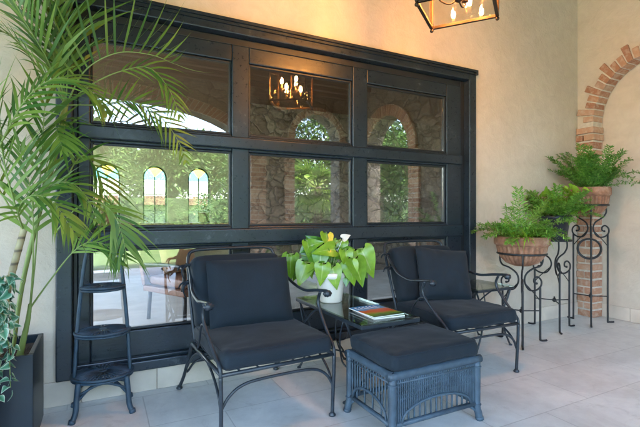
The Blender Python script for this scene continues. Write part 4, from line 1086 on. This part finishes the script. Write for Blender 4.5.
def topiary():
    rnd = random.Random(2)
    mb = MB(); mb.box((-.4, 9.35, .86), (3.4, 9.75, .92))
    for x in (-.3, 1.5, 3.3): mb.box((x-.04, 9.40, 0), (x+.04, 9.70, .859))
    tag(mb.build('long_console', 'furn_wood'), 'long brown wooden console under the stained glass windows', 'table')
    t = thing('potted_bush', 'clipped green bush in a brown pot on the console behind the glass', 'plant', (2.03, 9.55, .921))
    mb = MB(); mb.lathe([(.06, 0), (.10, .02), (.12, .2), (.13, .2), (.13, .22), (.1, .22)], n=20); mb.build('pot', 'furn_wood', t)
    lf = MB()
    for i in range(900):
        u = rnd.random(); z = .22+.42*u; r = (.27-.14*u)*math.sqrt(rnd.random()); a = rnd.uniform(0, 6.283)
        d = Vector((math.cos(a), math.sin(a), rnd.uniform(-.3, .8))); leaflet(lf, Vector((r*math.cos(a), r*math.sin(a), z)), d, Vector((0, 0, 1)), .05, .025, .3, 2)
    lf.build('foliage', 'fern', t, fix=False)
    t = thing('potted_bush', 'brown wooden planter with a sparse plant on the console behind the glass', 'plant', (.13, 9.55, .921))
    mb = MB(); mb.prism([(-.12, 0), (.12, 0), (.17, .3), (-.17, .3)], 'y', -.12, .12); mb.build('pot', 'furn_wood', t)
    lf = MB()
    for i in range(60):
        a = rnd.uniform(0, 6.283); leaflet(lf, Vector((rnd.uniform(-.08, .08), 0, .3)), Vector((math.cos(a), math.sin(a), rnd.uniform(.5, 2))), Vector((0, 0, 1)), rnd.uniform(.2, .4), .025, .8, 4)
    lf.build('foliage', 'fern', t, fix=False)
    # wooden lounge chair with tan pillow
    t = thing('lounge_chair', 'brown wooden lounge chair with tan pillow inside behind the glass', 'chair', (.86, 4.75, 0), R(28))
    for sx in (-.3, .3):
        for sy in (-.3, .3):
            mb = MB(); mb.tube([(sx, sy, 0), (sx*.95, sy*.95, .36)], .02, 8); mb.build('leg', 'iron2', t)
    mb = MB(); mb.box((-.34, -.34, .30), (.34, .34, .36)); mb.build('seat', 'furn_wood', t, bevel=.01)
    mb = MB(); mb.box((-.34, -.03, 0), (.34, .03, .5), Matrix.Translation((0, .33, .36)) @ Matrix.Rotation(R(-15), 4, 'X')); mb.build('backrest', 'furn_wood', t, bevel=.01)
    for sx in (-.34, .34):
        mb = MB(); mb.tube(cr([(sx, -.32, .36), (sx, -.34, .55), (sx, -.2, .6), (sx, .38, .58)], 5), .018, 8); mb.build('armrest', 'iron2', t)
    mb = MB(); rounded_box(mb, (.6, .62, .10), .035, 10, (0, 0, .01), Matrix.Translation((0, -.01, .415))); mb.build('seat_cushion', 'furn_wood', t)
    mb = MB(); pillow(mb, .46, .36, .15, 14, Matrix.Translation((0, .20, .64)) @ Matrix.Rotation(R(-20), 4, 'X')); mb.build('pillow', 'tan', t)
topiary()

# ------------------------------------------------------------------ garden on both sides
def tree(label, loc, H, rad, seed, n=10000, group='garden trees beyond the arcade', leaf=.24):
    rnd = random.Random(seed); t = thing('garden_tree', label, 'tree', loc, 0, group)
    mb = MB(); top = H*.45
    mb.tube(cr([(0, 0, -.1), (.08, .03, top*.5), (-.05, .05, top), (0, 0, H*.75)], 6), [.2, .06], 10)
    blobs = []
    for i in range(13):
        a = rnd.uniform(0, 6.283); q = rnd.uniform(.25, .8)*rad; z = H*rnd.uniform(.42, .93)
        q *= (1.0 if z < H*.75 else .6); c = Vector((q*math.cos(a), q*math.sin(a), z)); blobs.append((c, rad*rnd.uniform(.28, .5)))
        mb.tube(cr([(0, 0, top*.8), c*.5+Vector((0, 0, top*.45)), c], 5), [.08, .02], 6)
    mb.build('trunk', 'bark', t); lf = MB()
    for i in range(n):
        c, r = rnd.choice(blobs); d = Vector((rnd.gauss(0, 1), rnd.gauss(0, 1), rnd.gauss(0, .8))).normalized()
        p = c+d*r*(rnd.random()**.4); dd = (d+Vector((rnd.uniform(-.8, .8), rnd.uniform(-.8, .8), rnd.uniform(-.8, .3))))
        leaflet(lf, p, dd, Vector((rnd.uniform(-1, 1), rnd.uniform(-1, 1), 1)), leaf*rnd.uniform(.7, 1.5), leaf*.5, .3, 2)
    lf.build('crown', 'tree_leaf', t, fix=False); return t
t0 = tree('broad leafy tree across the lawn', (-1.5, -15.5, -.15), 5.4, 2.6, 4)
for k, (x, y, s, rz) in enumerate(((-7, -14, 1.1, 1), (3.2, -17, 1.05, 2), (7.6, -14, .95, 3.4), (12, -11, 1.1, 4.4), (-13, -17, 1.2, 5), (16, -18, 1.25, .4), (0.6, -24, 1.3, 2.6), (7, -25, 1.3, 3.9), (12.5, -4.5, .85, .9), (14, 2, 1.0, 2.2))):
    c = copy_tree(t0); c.location = (x, y, -.15); c.scale = (s, s, s*(.80+.05*(k % 4))); c.rotation_euler.z = rz
def shrub(label, loc, W, Hh, seed, n=5200):
    rnd = random.Random(seed); t = thing('garden_shrub', label, 'shrub', loc, 0, 'dense shrubs outside the arches'); lf = MB(); st = MB()
    for i in range(9):
        a = rnd.uniform(0, 6.283); st.tube(cr([(0, 0, -.1), (W*.2*math.cos(a), W*.2*math.sin(a), Hh*.4), (W*.4*math.cos(a), W*.4*math.sin(a), Hh*.8)], 5), [.03, .01], 5)
    for i in range(n):
        a = rnd.uniform(0, 6.283); z = rnd.random(); q = W*.5*math.sqrt(rnd.random())*(1.05-.5*z*z)*(1+.25*noise.noise(Vector((math.cos(a)*2, math.sin(a)*2, z*4+seed))))
        d = Vector((math.cos(a)+rnd.uniform(-.7, .7), math.sin(a)+rnd.uniform(-.7, .7), rnd.uniform(-.6, .9)))
        leaflet(lf, Vector((q*math.cos(a), q*math.sin(a), z*Hh)), d, Vector((0, 0, 1)), rnd.uniform(.14, .3), rnd.uniform(.05, .09), .6, 3)
    st.build('stem', 'bark', t); lf.build('foliage', 'tree_leaf', t, fix=False)
shrub('tall dense shrub beyond the narrow arcade arch', (6.6, -6.6, -.15), 4.2, 5.6, 1, 16000)
shrub('tall dense shrub outside the open arch of the stone wall', (9.2, -1.9, -.15), 4.4, 5.4, 2, 16000)
shrub('broad shrub outside the open arch further from the porch', (10.2, -5.2, -.15), 4.4, 5.6, 3, 14000)
def hedge():
    rnd = random.Random(8); lf = MB(); core = MB()
    for i in range(24000):
        x = rnd.uniform(-16, 16); y = -11.5+rnd.uniform(-.6, .6); z = rnd.uniform(-.1, 2.5)+.8*noise.noise(Vector((x*.5, 0, 0)))
        d = Vector((rnd.uniform(-1, 1), rnd.uniform(-1, 1), rnd.uniform(-.4, 1))); leaflet(lf, Vector((x, y, z)), d, Vector((0, 0, 1)), .16, .085, .3, 2)
    t = thing('hedge', 'long tall green hedge at the far side of the lawn', 'hedge', (0, 0, 0)); lf.build('foliage', 'tree_leaf', t, fix=False)
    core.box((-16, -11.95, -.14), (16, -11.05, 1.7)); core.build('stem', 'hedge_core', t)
hedge()
def fan_palm(label, loc, H, seed, nf=34, L=.75):
    rnd = random.Random(seed); t = thing('fan_palm', label, 'palm', loc, 0, 'fan palms just outside the arches')
    mb = MB(); mb.tube(cr([(0, 0, -.1), (.05, 0, H*.5), (0, .04, H)], 8), [.15, .11], 12); mb.build('trunk', 'bark', t)
    lf = MB(); st = MB()
    for i in range(nf):
        a = rnd.uniform(0, 6.283); e = rnd.uniform(-.9, 1.2); d = Vector((math.cos(a), math.sin(a), e)).normalized()
        s = Vector((0, 0, H)); c = s+d*.55+Vector((0, 0, -.06)); st.tube([s, c], .012, 5)
        sd = d.cross(Vector((0, 0, 1))).normalized(); up = sd.cross(d)
        for k in range(22):
            q = R(-100+200*k/21); leaflet(lf, c, d*math.cos(q)+sd*math.sin(q)+up*.1, up, L*rnd.uniform(.8, 1.05)*(.75+.25*math.cos(q)), .045, .9, 4)
    lf.build('crown', 'palm', t, fix=False); st.build('petiole', 'palm_stem', t)
fan_palm('short fan palm seen through the narrow arcade arch', (5.3, -4.6, -.15), 2.0, 3)
fan_palm('fan palm outside the open arch of the stone side wall', (7.4, -1.6, -.15), 1.8, 6)
def outbuilding():
    t = thing('courtyard_wall', 'pale courtyard wall with red tiled coping beyond the stained glass', 'wall', (0, 15, -.15))
    mb = MB(); mb.box((-12, 0, 0), (16, .3, 1.55)); mb.build('wall', 'plaster', t)
    mb = MB(); mb.prism([(-.25, 1.551), (.55, 1.551), (.15, 1.85)], 'x', -12.2, 16.2); mb.build('coping', 'roof_tile', t)
outbuilding()
